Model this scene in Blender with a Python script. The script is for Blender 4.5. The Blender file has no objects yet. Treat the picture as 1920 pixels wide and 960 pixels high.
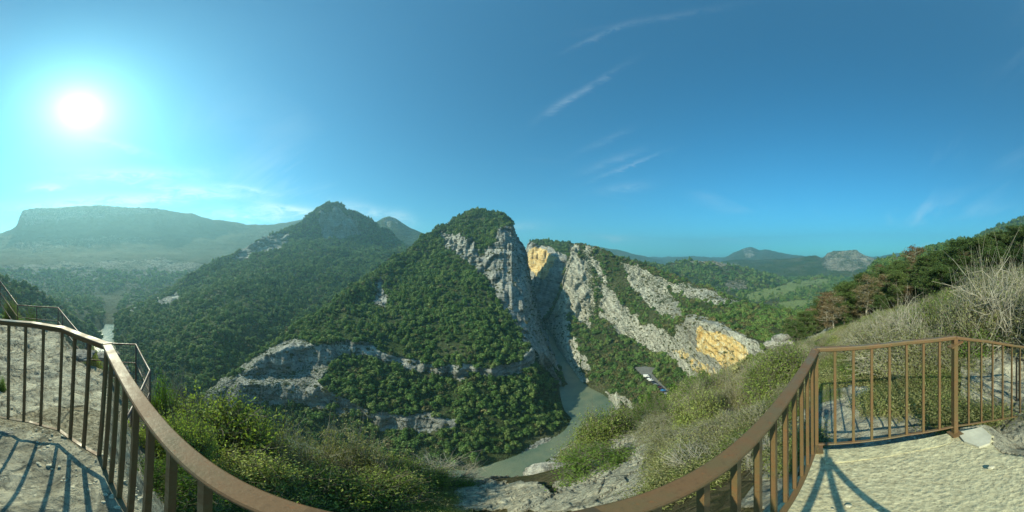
import bpy, math, random
import numpy as np
from mathutils import Vector

random.seed(7)
RNG = np.random.default_rng(11)
sc = bpy.context.scene
C = sc.collection

# ------------------------------------------------------------------ camera, sky, sun, exposure
PPD = 1920 / 247.0            # photo pixels per degree
HZ = 482.0                    # photo row of the horizon
cam_d = bpy.data.cameras.new('camera')
cam = bpy.data.objects.new('camera', cam_d)
C.objects.link(cam)
cam.rotation_euler = (math.radians(90), 0, 0)
cam_d.type = 'PANO'
cam_d.clip_start = 0.02
cam_d.clip_end = 30000
cc = cam_d
cc.panorama_type = 'EQUIRECTANGULAR'
cc.longitude_min = math.radians(-123.5)
cc.longitude_max = math.radians(123.5)
cc.latitude_max = math.radians(HZ / PPD)
cc.latitude_min = math.radians(-(960 - HZ) / PPD)
sc.camera = cam

SUN_AZ = (150 - 960) / PPD    # degrees clockwise from +Y
SUN_EL = (HZ - 207) / PPD
sa, se = math.radians(SUN_AZ), math.radians(SUN_EL)
SUN_DIR = Vector((math.sin(sa) * math.cos(se), math.cos(sa) * math.cos(se), math.sin(se)))

sc.render.engine = 'CYCLES'
sc.cycles.use_denoising = True
sc.cycles.max_bounces = 6
sc.cycles.diffuse_bounces = 3
sc.cycles.glossy_bounces = 2
sc.cycles.transmission_bounces = 2
sc.cycles.volume_bounces = 1
sc.cycles.transparent_max_bounces = 8
sc.view_settings.view_transform = 'Standard'
sc.view_settings.look = 'None'
sc.view_settings.gamma = 1
sc.view_settings.exposure = 0.62

def N(nt, typ, **kw):
    n = nt.nodes.new(typ)
    for k, v in kw.items():
        if k.startswith('i_'):
            n.inputs[k[2:].replace('_', ' ')].default_value = v
        else:
            setattr(n, k, v)
    return n

def math_(nt, op, a, b=None, clamp=False):
    n = nt.nodes.new('ShaderNodeMath'); n.operation = op; n.use_clamp = clamp
    for k, v in ((0, a), (1, b)):
        if v is None: continue
        if isinstance(v, (int, float)): n.inputs[k].default_value = v
        else: nt.links.new(v, n.inputs[k])
    return n.outputs[0]

def mixc(nt, f, a, b, mode='MIX'):
    n = nt.nodes.new('ShaderNodeMix'); n.data_type = 'RGBA'; n.blend_type = mode
    n.clamp_factor = True
    for s, v in ((0, f), (6, a), (7, b)):
        if isinstance(v, (int, float)): n.inputs[s].default_value = v
        elif isinstance(v, tuple): n.inputs[s].default_value = (*v[:3], 1)
        else: nt.links.new(v, n.inputs[s])
    return n.outputs[2]

def ramp(nt, f, stops):
    n = nt.nodes.new('ShaderNodeValToRGB')
    e = n.color_ramp.elements
    while len(e) < len(stops): e.new(0.5)
    for q, (p, c) in zip(e, stops):
        q.position = p
        q.color = (*c, 1) if isinstance(c, tuple) else (c, c, c, 1)
    nt.links.new(f, n.inputs[0])
    return n.outputs[0]

def noise_(nt, vec, scale, detail=4, rough=0.55, dist=0.0):
    n = nt.nodes.new('ShaderNodeTexNoise')
    n.inputs['Scale'].default_value = scale
    n.inputs['Detail'].default_value = detail
    n.inputs['Roughness'].default_value = rough
    n.inputs['Distortion'].default_value = dist
    if vec is not None: nt.links.new(vec, n.inputs['Vector'])
    return n.outputs['Fac']

def build_world():
    w = bpy.data.worlds.new('World'); sc.world = w; w.use_nodes = True
    nt = w.node_tree; nt.nodes.clear(); L = nt.links
    out = N(nt, 'ShaderNodeOutputWorld'); bg = N(nt, 'ShaderNodeBackground')
    sky = N(nt, 'ShaderNodeTexSky'); sky.sky_type = 'NISHITA'; sky.sun_disc = False
    sky.sun_elevation = se; sky.sun_rotation = sa
    sky.altitude = 600; sky.air_density = 1.0; sky.dust_density = 0.8; sky.ozone_density = 2.0
    tc = N(nt, 'ShaderNodeTexCoord')
    d = tc.outputs['Generated']
    # real sky tone: a little more cyan than the model
    col = mixc(nt, 1.0, sky.outputs[0], (0.20, 1.0, 1.24), 'MULTIPLY')
    # aureole round the sun: forward scattering in the air, and the disc itself
    dot = N(nt, 'ShaderNodeVectorMath', operation='DOT_PRODUCT')
    L.new(d, dot.inputs[0]); dot.inputs[1].default_value = SUN_DIR
    ang = math_(nt, 'ARCCOSINE', math_(nt, 'MINIMUM', dot.outputs['Value'], 0.99999))
    wide = math_(nt, 'MULTIPLY', math_(nt, 'EXPONENT', math_(nt, 'MULTIPLY', ang, -2.6)), WIDE)
    mid = math_(nt, 'MULTIPLY', math_(nt, 'EXPONENT', math_(nt, 'MULTIPLY', ang, -8.5)), MIDG)
    core = math_(nt, 'MULTIPLY', math_(nt, 'EXPONENT', math_(nt, 'MULTIPLY', ang, -17.0)), CORE)
    g1 = mixc(nt, 1.0, (0.95, 0.80, 0.62), wide, 'MULTIPLY')
    g2 = mixc(nt, 1.0, (1.0, 0.92, 0.8), mid, 'MULTIPLY')
    g3 = mixc(nt, 1.0, (1.0, 0.98, 0.94), core, 'MULTIPLY')
    col = mixc(nt, 1.0, col, g1, 'ADD'); col = mixc(nt, 1.0, col, g2, 'ADD'); col = mixc(nt, 1.0, col, g3, 'ADD')
    # cirrus: streaks on a high flat layer
    sep = N(nt, 'ShaderNodeSeparateXYZ'); L.new(d, sep.inputs[0])
    zz = math_(nt, 'ADD', math_(nt, 'MAXIMUM', sep.outputs[2], 0.0), 0.10)
    cx = math_(nt, 'DIVIDE', sep.outputs[0], zz); cy = math_(nt, 'DIVIDE', sep.outputs[1], zz)
    comb = N(nt, 'ShaderNodeCombineXYZ'); L.new(cx, comb.inputs[0]); L.new(cy, comb.inputs[1])
    mp = N(nt, 'ShaderNodeMapping'); mp.inputs['Rotation'].default_value = (0, 0, math.radians(38))
    mp.inputs['Scale'].default_value = (0.35, 1.9, 1); L.new(comb.outputs[0], mp.inputs[0])
    n1 = noise_(nt, mp.outputs[0], 1.0, 9, 0.62, 0.7)
    st = ramp(nt, n1, [(0.50, 0.0), (0.78, 1.0)])
    n2 = noise_(nt, comb.outputs[0], 0.42, 2, 0.5)
    pm = ramp(nt, n2, [(0.52, 0.0), (0.66, 1.0)])
    cl = math_(nt, 'MULTIPLY', st, pm)
    # a few named patches of cloud in their own part of the sky (azimuth, elevation, half sizes, slant)
    az = math_(nt, 'ARCTAN2', sep.outputs[0], sep.outputs[1])
    el = math_(nt, 'ARCSINE', sep.outputs[2])
    cl = math_(nt, 'MULTIPLY', cl, 0.25)
    fine = N(nt, 'ShaderNodeCombineXYZ')
    L.new(math_(nt, 'MULTIPLY', az, 5.0), fine.inputs[0]); L.new(math_(nt, 'MULTIPLY', el, 16.0), fine.inputs[1])
    fn = noise_(nt, fine.outputs[0], 2.2, 8, 0.66, 0.9)
    for (px, py, wx, wy, sl, amt) in CLOUDS:
        a0 = math.radians((px - 960) / PPD); e0 = math.radians((HZ - py) / PPD)
        u = math_(nt, 'SUBTRACT', az, a0); v = math_(nt, 'SUBTRACT', el, e0)
        cs, sn = math.cos(math.radians(sl)), math.sin(math.radians(sl))
        uu = math_(nt, 'ADD', math_(nt, 'MULTIPLY', u, cs), math_(nt, 'MULTIPLY', v, sn))
        vv = math_(nt, 'SUBTRACT', math_(nt, 'MULTIPLY', v, cs), math_(nt, 'MULTIPLY', u, sn))
        vv = math_(nt, 'ADD', vv, math_(nt, 'MULTIPLY', math_(nt, 'SUBTRACT', fn, 0.5), 0.05))
        kx = math.radians(wx / PPD); ky = math.radians(wy / PPD)
        q = math_(nt, 'ADD', math_(nt, 'POWER', math_(nt, 'ABSOLUTE', math_(nt, 'DIVIDE', uu, kx)), 2.0),
                  math_(nt, 'POWER', math_(nt, 'ABSOLUTE', math_(nt, 'DIVIDE', vv, ky)), 2.0))
        gg = math_(nt, 'EXPONENT', math_(nt, 'MULTIPLY', q, -1.0))
        tex = ramp(nt, fn, [(0.30, 0.0), (0.70, 1.0)])
        cl = math_(nt, 'ADD', cl, math_(nt, 'MULTIPLY', math_(nt, 'MULTIPLY', gg, tex), amt))
    cl = math_(nt, 'MINIMUM', cl, 0.8)
    cc_ = mixc(nt, 1.0, (0.78, 0.90, 0.95), math_(nt, 'ADD', math_(nt, 'MULTIPLY', wide, 0.75), 10.5), 'MULTIPLY')
    col = mixc(nt, cl, col, cc_)
    L.new(col, bg.inputs[0]); bg.inputs[1].default_value = SKY_STRENGTH
    L.new(bg.outputs[0], out.inputs[0])

SKY_STRENGTH = 0.083
WIDE, MIDG, CORE = 0.8, 2.0, 15.0
CLOUDS = [(90, 350, 36, 9, 4, 0.55), (250, 325, 110, 12, 0, 0.5), (230, 375, 190, 12, 4, 0.75), (340, 352, 120, 9, -6, 0.45),
          (455, 353, 45, 5, -10, 0.6), (500, 400, 110, 15, 0, 0.9), (550, 392, 60, 6, -10, 0.7), (690, 398, 60, 14, -16, 0.6), (755, 408, 24, 12, -20, 0.5),
          (225, 272, 60, 7, -16, 0.35), (980, 425, 40, 9, 4, 0.3), (1150, 447, 38, 6, -3, 0.5),
          (1090, 172, 75, 6, 32, 0.16), (1045, 198, 30, 7, 35, 0.12), (1120, 68, 55, 4, 24, 0.12), (1230, 35, 130, 6, 10, 0.06),
          (1175, 312, 60, 3.5, 22, 0.2), (1150, 300, 55, 8, 20, 0.1), (1170, 352, 45, 9, 8, 0.16), (1130, 265, 50, 6, 25, 0.08)]
build_world()

sd = bpy.data.lights.new('sun', 'SUN'); sd.energy = 5.0; sd.angle = math.radians(0.6); sd.color = (1.0, 0.95, 0.68)
so = bpy.data.objects.new('sun', sd); C.objects.link(so)
so.rotation_euler = (-SUN_DIR).to_track_quat('-Z', 'Y').to_euler(); so.location = (0, 0, 300)

# ------------------------------------------------------------------ helpers
def azel(x, y):
    return math.radians((x - 960) / PPD), math.radians((HZ - y) / PPD)
def pt(x, y, r):                     # direction of a photo pixel at horizontal distance r
    a, e = azel(x, y); return (math.sin(a) * r, math.cos(a) * r, math.tan(e) * r)
def onz(x, y, z):                    # where that direction meets the level z
    a, e = azel(x, y); return pt(x, y, z / math.tan(e))

def _hash(i, j, k):
    n = (i * 374761393 + j * 668265263 + k * 1442695041) & 0xffffffff
    n = ((n ^ (n >> 13)) * 1274126177) & 0xffffffff
    n = n ^ (n >> 16)
    return (n & 0xffff) / 65535.0
def vnoise(p, seed=0):
    p = np.asarray(p, float); f = np.floor(p); t = p - f; t = t * t * (3 - 2 * t)
    i, j, k = (f[:, q].astype(np.int64) + seed * 57 for q in range(3))
    def h(a, b, c): return _hash(i + a, j + b, k + c)
    x0 = h(0, 0, 0) * (1 - t[:, 0]) + h(1, 0, 0) * t[:, 0]; x1 = h(0, 1, 0) * (1 - t[:, 0]) + h(1, 1, 0) * t[:, 0]
    x2 = h(0, 0, 1) * (1 - t[:, 0]) + h(1, 0, 1) * t[:, 0]; x3 = h(0, 1, 1) * (1 - t[:, 0]) + h(1, 1, 1) * t[:, 0]
    y0 = x0 * (1 - t[:, 1]) + x1 * t[:, 1]; y1 = x2 * (1 - t[:, 1]) + x3 * t[:, 1]
    return (y0 * (1 - t[:, 2]) + y1 * t[:, 2]) * 2 - 1
def fbm(p, scale, octs=4, seed=0, gain=0.5):
    o = 0; a = 1; p = np.asarray(p, float) / scale
    for q in range(octs):
        o = o + a * vnoise(p, seed + q); a *= gain; p = p * 2.03
    return o
def ridged(p, scale, octs=4, seed=0):
    o = 0; a = 1; p = np.asarray(p, float) / scale
    for q in range(octs):
        o = o + a * (1 - 2 * np.abs(vnoise(p, seed + q))); a *= 0.5; p = p * 2.03
    return o

def inpoly(px, py, poly):
    inside = np.zeros(px.shape, bool); n = len(poly)
    for i in range(n):
        x0, y0 = poly[i]; x1, y1 = poly[(i + 1) % n]
        if y0 == y1: continue
        c = ((y0 > py) != (y1 > py)) & (px < (x1 - x0) * (py - y0) / (y1 - y0) + x0)
        inside ^= c
    return inside
def polydist(px, py, poly, closed=True):      # distance to a polyline in plan
    d = np.full(px.shape, 1e9); n = len(poly)
    for i in range(n if closed else n - 1):
        x0, y0 = poly[i]; x1, y1 = poly[(i + 1) % n]
        dx, dy = x1 - x0, y1 - y0; L2 = dx * dx + dy * dy + 1e-12
        t = np.clip(((px - x0) * dx + (py - y0) * dy) / L2, 0, 1)
        d = np.minimum(d, np.hypot(px - x0 - t * dx, py - y0 - t * dy))
    return d

def mesh_np(name, V, F, mat=None, smooth=False, attrs=None, mats=None, midx=None):
    """V (n,3), F (m,k) all faces with k corners, or a list of such arrays."""
    me = bpy.data.meshes.new(name)
    Fs = F if isinstance(F, list) else [F]
    Fs = [np.asarray(f, np.int32) for f in Fs if len(f)]
    me.vertices.add(len(V)); me.vertices.foreach_set('co', np.asarray(V, np.float32).ravel())
    loops = np.concatenate([f.ravel() for f in Fs]); sizes = np.concatenate([np.full(len(f), f.shape[1], np.int32) for f in Fs])
    starts = np.concatenate([[0], np.cumsum(sizes)[:-1]]).astype(np.int32)
    me.loops.add(len(loops)); me.loops.foreach_set('vertex_index', loops)
    me.polygons.add(len(sizes)); me.polygons.foreach_set('loop_start', starts)
    me.update(calc_edges=True)
    me.polygons.foreach_set('use_smooth', np.full(len(sizes), smooth))
    if attrs:
        for k, v in attrs.items():
            a = me.attributes.new(k, 'FLOAT', 'POINT'); a.data.foreach_set('value', np.asarray(v, np.float32))
    if mats:
        for m in mats: me.materials.append(m)
        if midx is not None: me.polygons.foreach_set('material_index', np.asarray(midx, np.int32))
    elif mat: me.materials.append(mat)
    return me
def link(name, me, parent=None, loc=None):
    o = bpy.data.objects.new(name, me); C.objects.link(o)
    if parent: o.parent = parent
    if loc is not None: o.location = loc
    return o
def tag(o, label=None, cat=None, group=None, kind=None):
    if label: o['label'] = label
    if cat: o['category'] = cat
    if group: o['group'] = group
    if kind: o['kind'] = kind
    return o
def empty(name, loc=(0, 0, 0), rz=0):
    o = bpy.data.objects.new(name, None); C.objects.link(o); o.location = loc; o.rotation_euler = (0, 0, rz)
    o.empty_display_size = 0.2
    return o
def copy_tree(o, parent=None):
    c = o.copy(); C.objects.link(c); c.parent = parent
    for ch in list(o.children): copy_tree(ch, c)
    return c

class MB:
    """collects boxes, bars and tubes into one mesh"""
    def __init__(s): s.V = []; s.F = []
    def box(s, c, d, rz=0, taper=1.0, M=None):
        b = len(s.V); cz, sz = math.cos(rz), math.sin(rz)
        for z in (-1, 1):
            k = taper if z > 0 else 1
            for x, y in ((-1, -1), (1, -1), (1, 1), (-1, 1)):
                X, Y = x * d[0] / 2 * k, y * d[1] / 2 * k
                s.V.append((c[0] + X * cz - Y * sz, c[1] + X * sz + Y * cz, c[2] + z * d[2] / 2))
        for f in ((0, 3, 2, 1), (4, 5, 6, 7), (0, 1, 5, 4), (1, 2, 6, 5), (2, 3, 7, 6), (3, 0, 4, 7)):
            s.F.append([b + q for q in f])
        return s
    def sweep(s, P, w, h, up=(0, 0, 1), bev=0.0):
        """rectangular section of width w and height h swept along polyline P with mitred corners"""
        P = [Vector(p) for p in P]; n = len(P); b = len(s.V); up = Vector(up)
        c = bev
        prof = [(-w/2, -h/2 + c), (-w/2 + c, -h/2), (w/2 - c, -h/2), (w/2, -h/2 + c), (w/2, h/2 - c), (w/2 - c, h/2), (-w/2 + c, h/2), (-w/2, h/2 - c)] if c else \
               [(-w/2, -h/2), (w/2, -h/2), (w/2, h/2), (-w/2, h/2)]
        m = len(prof)
        for i, p in enumerate(P):
            a = (P[i] - P[i-1]).normalized() if i else None
            d = (P[i+1] - P[i]).normalized() if i < n - 1 else None
            t = (a + d).normalized() if a and d else (a or d)
            base = a or d
            sd_ = t.cross(up)
            if sd_.length < 1e-4: sd_ = Vector((1, 0, 0))
            sd_.normalize(); u = sd_.cross(t).normalized()
            k = 1 / max(0.5, t.dot(base))
            for (x, y) in prof: s.V.append(tuple(p + sd_ * x * k + u * y))
        for i in range(n - 1):
            for q in range(m):
                s.F.append([b + i*m + q, b + i*m + (q+1) % m, b + (i+1)*m + (q+1) % m, b + (i+1)*m + q])
        s.F.append([b + q for q in range(m)][::-1]); s.F.append([b + (n-1)*m + q for q in range(m)])
        return s
    def tube(s, P, r, k=8, r1=None):
        P = [Vector(p) for p in P]; n = len(P); b = len(s.V)
        for i, p in enumerate(P):
            t = (P[min(i+1, n-1)] - P[max(i-1, 0)]).normalized()
            a = t.cross(Vector((0, 0, 1)));
            if a.length < 1e-3: a = t.cross(Vector((1, 0, 0)))
            a.normalize(); c = t.cross(a)
            rr = r if r1 is None else r + (r1 - r) * i / (n - 1)
            for q in range(k):
                an = 2 * math.pi * q / k
                s.V.append(tuple(p + a * math.cos(an) * rr + c * math.sin(an) * rr))
        for i in range(n - 1):
            for q in range(k):
                s.F.append([b + i*k + q, b + i*k + (q+1) % k, b + (i+1)*k + (q+1) % k, b + (i+1)*k + q])
        s.F.append([b + q for q in range(k)][::-1]); s.F.append([b + (n-1)*k + q for q in range(k)])
        return s
    def poly(s, pts, z0, z1):
        b = len(s.V); n = len(pts)
        for z in (z0, z1):
            for p in pts: s.V.append((p[0], p[1], z if not callable(z) else z(p[0], p[1])))
        s.F.append([b + q for q in range(n)][::-1]); s.F.append([b + n + q for q in range(n)])
        for q in range(n): s.F.append([b + q, b + (q+1) % n, b + n + (q+1) % n, b + n + q])
        return s
    def build(s, name, mat, parent=None, smooth=False):
        me = bpy.data.meshes.new(name); me.from_pydata(s.V, [], s.F)
        if smooth: me.polygons.foreach_set('use_smooth', [True] * len(me.polygons))
        me.materials.append(mat); return link(name, me, parent)

# ------------------------------------------------------------------ materials
def newmat(name):
    m = bpy.data.materials.new(name); m.use_nodes = True
    nt = m.node_tree; nt.nodes.clear()
    out = N(nt, 'ShaderNodeOutputMaterial'); return m, nt, out
def attr(nt, name):
    n = N(nt, 'ShaderNodeAttribute'); n.attribute_name = name; return n.outputs['Fac']
def bump(nt, h, dist, strength=1.0, nrm=None):
    b = N(nt, 'ShaderNodeBump'); b.inputs['Distance'].default_value = dist; b.inputs['Strength'].default_value = strength
    nt.links.new(h, b.inputs['Height'])
    if nrm is not None: nt.links.new(nrm, b.inputs['Normal'])
    return b.outputs[0]

def mat_terrain(name, unit, rockc=(0.34, 0.335, 0.30), veg=(0.035, 0.06, 0.016), earth=(0.15, 0.135, 0.085), strata=(0, 0, 0), bed=(0, 0, 1), thick=5.0):
    """unit: metres of the smallest feature that matters at this distance"""
    m, nt, out = newmat(name); L = nt.links
    geo = N(nt, 'ShaderNodeNewGeometry'); pos = geo.outputs['Position']
    mp = N(nt, 'ShaderNodeMapping'); mp.inputs['Rotation'].default_value = strata
    mp.inputs['Scale'].default_value = (0.28, 0.28, 1.6) if strata == (0, 0, 0) else (0.22, 1.0, 1.6)
    L.new(pos, mp.inputs[0])
    n_big = noise_(nt, pos, 0.06 / unit, 5, 0.6)
    n_str = noise_(nt, mp.outputs[0], 0.35 / unit, 6, 0.65, 0.6)
    n_fine = noise_(nt, pos, 0.9 / unit, 6, 0.7)
    vor = N(nt, 'ShaderNodeTexVoronoi'); vor.feature = 'F1'; vor.inputs['Scale'].default_value = 0.28 / unit; L.new(pos, vor.inputs['Vector'])
    rk = attr(nt, 'rock')
    rock_mask = math_(nt, 'ADD', rk, math_(nt, 'MULTIPLY', math_(nt, 'SUBTRACT', n_fine, 0.5), 1.5))
    rock_mask = math_(nt, 'ADD', rock_mask, math_(nt, 'MULTIPLY', math_(nt, 'SUBTRACT', n_big, 0.5), 0.7))
    rock_mask = ramp(nt, rock_mask, [(0.42, 0.0), (0.55, 1.0)])
    rc = mixc(nt, ramp(nt, n_str, [(0.35, 0.0), (0.65, 1.0)]), tuple(c * 0.62 for c in rockc), tuple(c * 1.35 for c in rockc))
    rc = mixc(nt, ramp(nt, n_fine, [(0.35, 0.6), (0.5, 0.0)]), rc, (0.10, 0.105, 0.085))
    dp = N(nt, 'ShaderNodeVectorMath', operation='DOT_PRODUCT'); L.new(pos, dp.inputs[0]); dp.inputs[1].default_value = Vector(bed).normalized()
    n_mid = noise_(nt, pos, 0.22 / unit, 4, 0.6)
    bd = math_(nt, 'ADD', math_(nt, 'DIVIDE', dp.outputs['Value'], thick), math_(nt, 'MULTIPLY', n_mid, 2.2))
    fr = math_(nt, 'FRACT', bd)
    crev = math_(nt, 'MULTIPLY', ramp(nt, fr, [(0.0, 1.0), (0.10, 0.75), (0.22, 0.0)]), ramp(nt, n_mid, [(0.40, 1.0), (0.62, 0.15)]))
    layer = N(nt, 'ShaderNodeTexWhiteNoise'); layer.noise_dimensions = '1D'; L.new(math_(nt, 'FLOOR', bd), layer.inputs['W'])
    tone = math_(nt, 'ADD', math_(nt, 'MULTIPLY', layer.outputs['Value'], 0.4), 0.80)
    rc = mixc(nt, 1.0, rc, tone, 'MULTIPLY')
    oc = ramp(nt, n_str, [(0.30, (0.50, 0.37, 0.20)), (0.42, (0.76, 0.50, 0.18)), (0.54, (0.85, 0.66, 0.30)), (0.66, (0.80, 0.74, 0.54))])
    oc = mixc(nt, ramp(nt, n_fine, [(0.38, 0.35), (0.48, 0.0)]), oc, (0.35, 0.30, 0.2))
    rc = mixc(nt, ramp(nt, math_(nt, 'ADD', attr(nt, 'ochre'), math_(nt, 'MULTIPLY', math_(nt, 'SUBTRACT', n_mid, 0.5), 1.6)), [(0.4, 0.0), (0.6, 1.0)]), rc, oc)
    rc = mixc(nt, math_(nt, 'MULTIPLY', crev, 0.7), rc, (0.10, 0.098, 0.08))
    vg = mixc(nt, ramp(nt, n_fine, [(0.35, 0.0), (0.68, 1.0)]), tuple(c * 0.55 for c in veg), tuple(c * 1.7 for c in veg))
    vg = mixc(nt, ramp(nt, n_big, [(0.45, 0.0), (0.75, 0.55)]), vg, earth)
    vg = mixc(nt, attr(nt, 'field'), vg, (0.26, 0.32, 0.11))
    col = mixc(nt, rock_mask, vg, rc)
    b = N(nt, 'ShaderNodeBsdfPrincipled'); b.inputs['Roughness'].default_value = 0.95; b.inputs['Specular IOR Level'].default_value = 0.15
    L.new(col, b.inputs['Base Color'])
    h = math_(nt, 'ADD', math_(nt, 'MULTIPLY', n_str, 1.2), n_fine)
    h = math_(nt, 'ADD', h, math_(nt, 'MULTIPLY', vor.outputs['Distance'], 0.5))
    h = math_(nt, 'SUBTRACT', h, math_(nt, 'MULTIPLY', crev, 0.7))
    h = math_(nt, 'ADD', h, math_(nt, 'MULTIPLY', layer.outputs['Value'], 0.5))
    L.new(bump(nt, h, 2.4 * unit, 0.9), b.inputs['Normal'])
    L.new(b.outputs[0], out.inputs[0]); return m

def mat_leaf(name, c0, c1, c2=None, var=0.5, trans=0.25, scale=1.0, rough=0.6):
    m, nt, out = newmat(name); L = nt.links
    oi = N(nt, 'ShaderNodeObjectInfo'); geo = N(nt, 'ShaderNodeNewGeometry')
    n = noise_(nt, geo.outputs['Position'], scale, 2, 0.6)
    f = math_(nt, 'ADD', math_(nt, 'MULTIPLY', oi.outputs['Random'], var), math_(nt, 'MULTIPLY', n, 1 - var + 0.15))
    col = ramp(nt, f, [(0.1, c0), (0.55, c1), (0.95, c2 or c1)])
    isl = math_(nt, 'ADD', math_(nt, 'MULTIPLY', geo.outputs['Random Per Island'], 0.9), 0.55)
    col = mixc(nt, 1.0, col, isl, 'MULTIPLY')
    d = N(nt, 'ShaderNodeBsdfPrincipled'); d.inputs['Roughness'].default_value = rough; d.inputs['Specular IOR Level'].default_value = 0.25
    L.new(col, d.inputs['Base Color'])
    if trans > 0:
        t = N(nt, 'ShaderNodeBsdfTranslucent'); tc = mixc(nt, 1.0, col, (1.25, 1.4, 0.6), 'MULTIPLY'); L.new(tc, t.inputs[0])
        mx = N(nt, 'ShaderNodeMixShader'); mx.inputs[0].default_value = trans
        L.new(d.outputs[0], mx.inputs[1]); L.new(t.outputs[0], mx.inputs[2]); L.new(mx.outputs[0], out.inputs[0])
    else: L.new(d.outputs[0], out.inputs[0])
    return m

def mat_simple(name, col, rough=0.6, metal=0.0, nscale=0, namt=0.2, bumpd=0.0, spec=0.5, col2=None):
    m, nt, out = newmat(name); L = nt.links
    b = N(nt, 'ShaderNodeBsdfPrincipled'); b.inputs['Roughness'].default_value = rough; b.inputs['Metallic'].default_value = metal
    b.inputs['Specular IOR Level'].default_value = spec
    if nscale:
        tc = N(nt, 'ShaderNodeTexCoord'); n = noise_(nt, tc.outputs['Object'], nscale, 6, 0.65)
        c = mixc(nt, ramp(nt, n, [(0.38, 0.0), (0.62, 1.0)]), tuple(q * (1 - namt) for q in col), col2 or tuple(q * (1 + namt) for q in col))
        L.new(c, b.inputs['Base Color'])
        if bumpd: L.new(bump(nt, n, bumpd), b.inputs['Normal'])
    else: b.inputs['Base Color'].default_value = (*col, 1)
    L.new(b.outputs[0], out.inputs[0]); return m

def mat_nearground():
    m, nt, out = newmat('limestone_and_gravel'); L = nt.links
    geo = N(nt, 'ShaderNodeNewGeometry'); pos = geo.outputs['Position']
    mp = N(nt, 'ShaderNodeMapping'); mp.inputs['Scale'].default_value = (1, 1.5, 2.5); mp.inputs['Rotation'].default_value = (0.3, 0.2, 0.5); L.new(pos, mp.inputs[0])
    nb = noise_(nt, pos, 0.8, 6, 0.6); ns = noise_(nt, mp.outputs[0], 3.0, 8, 0.7, 1.0); nf = noise_(nt, pos, 26, 5, 0.7)
    vor = N(nt, 'ShaderNodeTexVoronoi'); vor.feature = 'DISTANCE_TO_EDGE'; vor.inputs['Scale'].default_value = 1.7; L.new(mp.outputs[0], vor.inputs['Vector'])
    crack = ramp(nt, math_(nt, 'ADD', vor.outputs['Distance'], math_(nt, 'MULTIPLY', ns, 0.10)), [(0.045, 0.0), (0.10, 1.0)])
    rockc = mixc(nt, ramp(nt, ns, [(0.36, 0.0), (0.64, 1.0)]), (0.22, 0.21, 0.16), (0.60, 0.57, 0.43))
    rockc = mixc(nt, ramp(nt, nb, [(0.5, 0.0), (0.7, 0.5)]), rockc, (0.27, 0.28, 0.24))
    rockc = mixc(nt, ramp(nt, nf, [(0.36, 0.55), (0.46, 0.0)]), rockc, (0.07, 0.07, 0.055))
    grav = mixc(nt, ramp(nt, nf, [(0.38, 0.0), (0.62, 1.0)]), (0.14, 0.125, 0.08), (0.42, 0.38, 0.27))
    soil = mixc(nt, ramp(nt, ns, [(0.4, 0.0), (0.6, 1.0)]), (0.05, 0.055, 0.02), (0.12, 0.10, 0.055))
    rk = math_(nt, 'ADD', attr(nt, 'rock'), math_(nt, 'MULTIPLY', math_(nt, 'SUBTRACT', ns, 0.5), 0.6))
    gr = math_(nt, 'ADD', attr(nt, 'gravel'), math_(nt, 'MULTIPLY', math_(nt, 'SUBTRACT', ns, 0.5), 0.6))
    col = mixc(nt, ramp(nt, rk, [(0.42, 0.0), (0.52, 1.0)]), soil, rockc)
    col = mixc(nt, ramp(nt, gr, [(0.42, 0.0), (0.54, 1.0)]), col, grav)
    b = N(nt, 'ShaderNodeBsdfPrincipled'); b.inputs['Roughness'].default_value = 0.93; b.inputs['Specular IOR Level'].default_value = 0.2
    L.new(col, b.inputs['Base Color'])
    h = math_(nt, 'ADD', math_(nt, 'MULTIPLY', ns, 1.0), math_(nt, 'MULTIPLY', nf, 0.22))
    h = math_(nt, 'ADD', h, math_(nt, 'MULTIPLY', crack, 0.25))
    L.new(bump(nt, h, 0.17, 1.0), b.inputs['Normal'])
    L.new(b.outputs[0], out.inputs[0]); return m

def mat_concrete():
    m, nt, out = newmat('weathered_concrete'); L = nt.links
    geo = N(nt, 'ShaderNodeNewGeometry'); pos = geo.outputs['Position']
    nb = noise_(nt, pos, 1.6, 5, 0.6); nf = noise_(nt, pos, 30, 5, 0.75); nm = noise_(nt, pos, 9, 5, 0.65)
    vor = N(nt, 'ShaderNodeTexVoronoi'); vor.inputs['Scale'].default_value = 34; L.new(pos, vor.inputs['Vector'])
    c = mixc(nt, ramp(nt, nf, [(0.35, 0.0), (0.62, 1.0)]), (0.28, 0.255, 0.165), (0.54, 0.505, 0.335))
    c = mixc(nt, ramp(nt, nb, [(0.42, 0.0), (0.66, 0.5)]), c, (0.40, 0.38, 0.25))
    c = mixc(nt, ramp(nt, vor.outputs['Distance'], [(0.10, 0.55), (0.26, 0.0)]), c, (0.12, 0.11, 0.08))
    b = N(nt, 'ShaderNodeBsdfPrincipled'); b.inputs['Roughness'].default_value = 0.92; b.inputs['Specular IOR Level'].default_value = 0.2
    L.new(c, b.inputs['Base Color'])
    h = math_(nt, 'ADD', math_(nt, 'MULTIPLY', nm, 1.0), math_(nt, 'MULTIPLY', nf, 0.45))
    h = math_(nt, 'ADD', h, math_(nt, 'MULTIPLY', vor.outputs['Distance'], 0.25))
    L.new(bump(nt, h, 0.022, 1.0), b.inputs['Normal']); L.new(b.outputs[0], out.inputs[0]); return m

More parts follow.
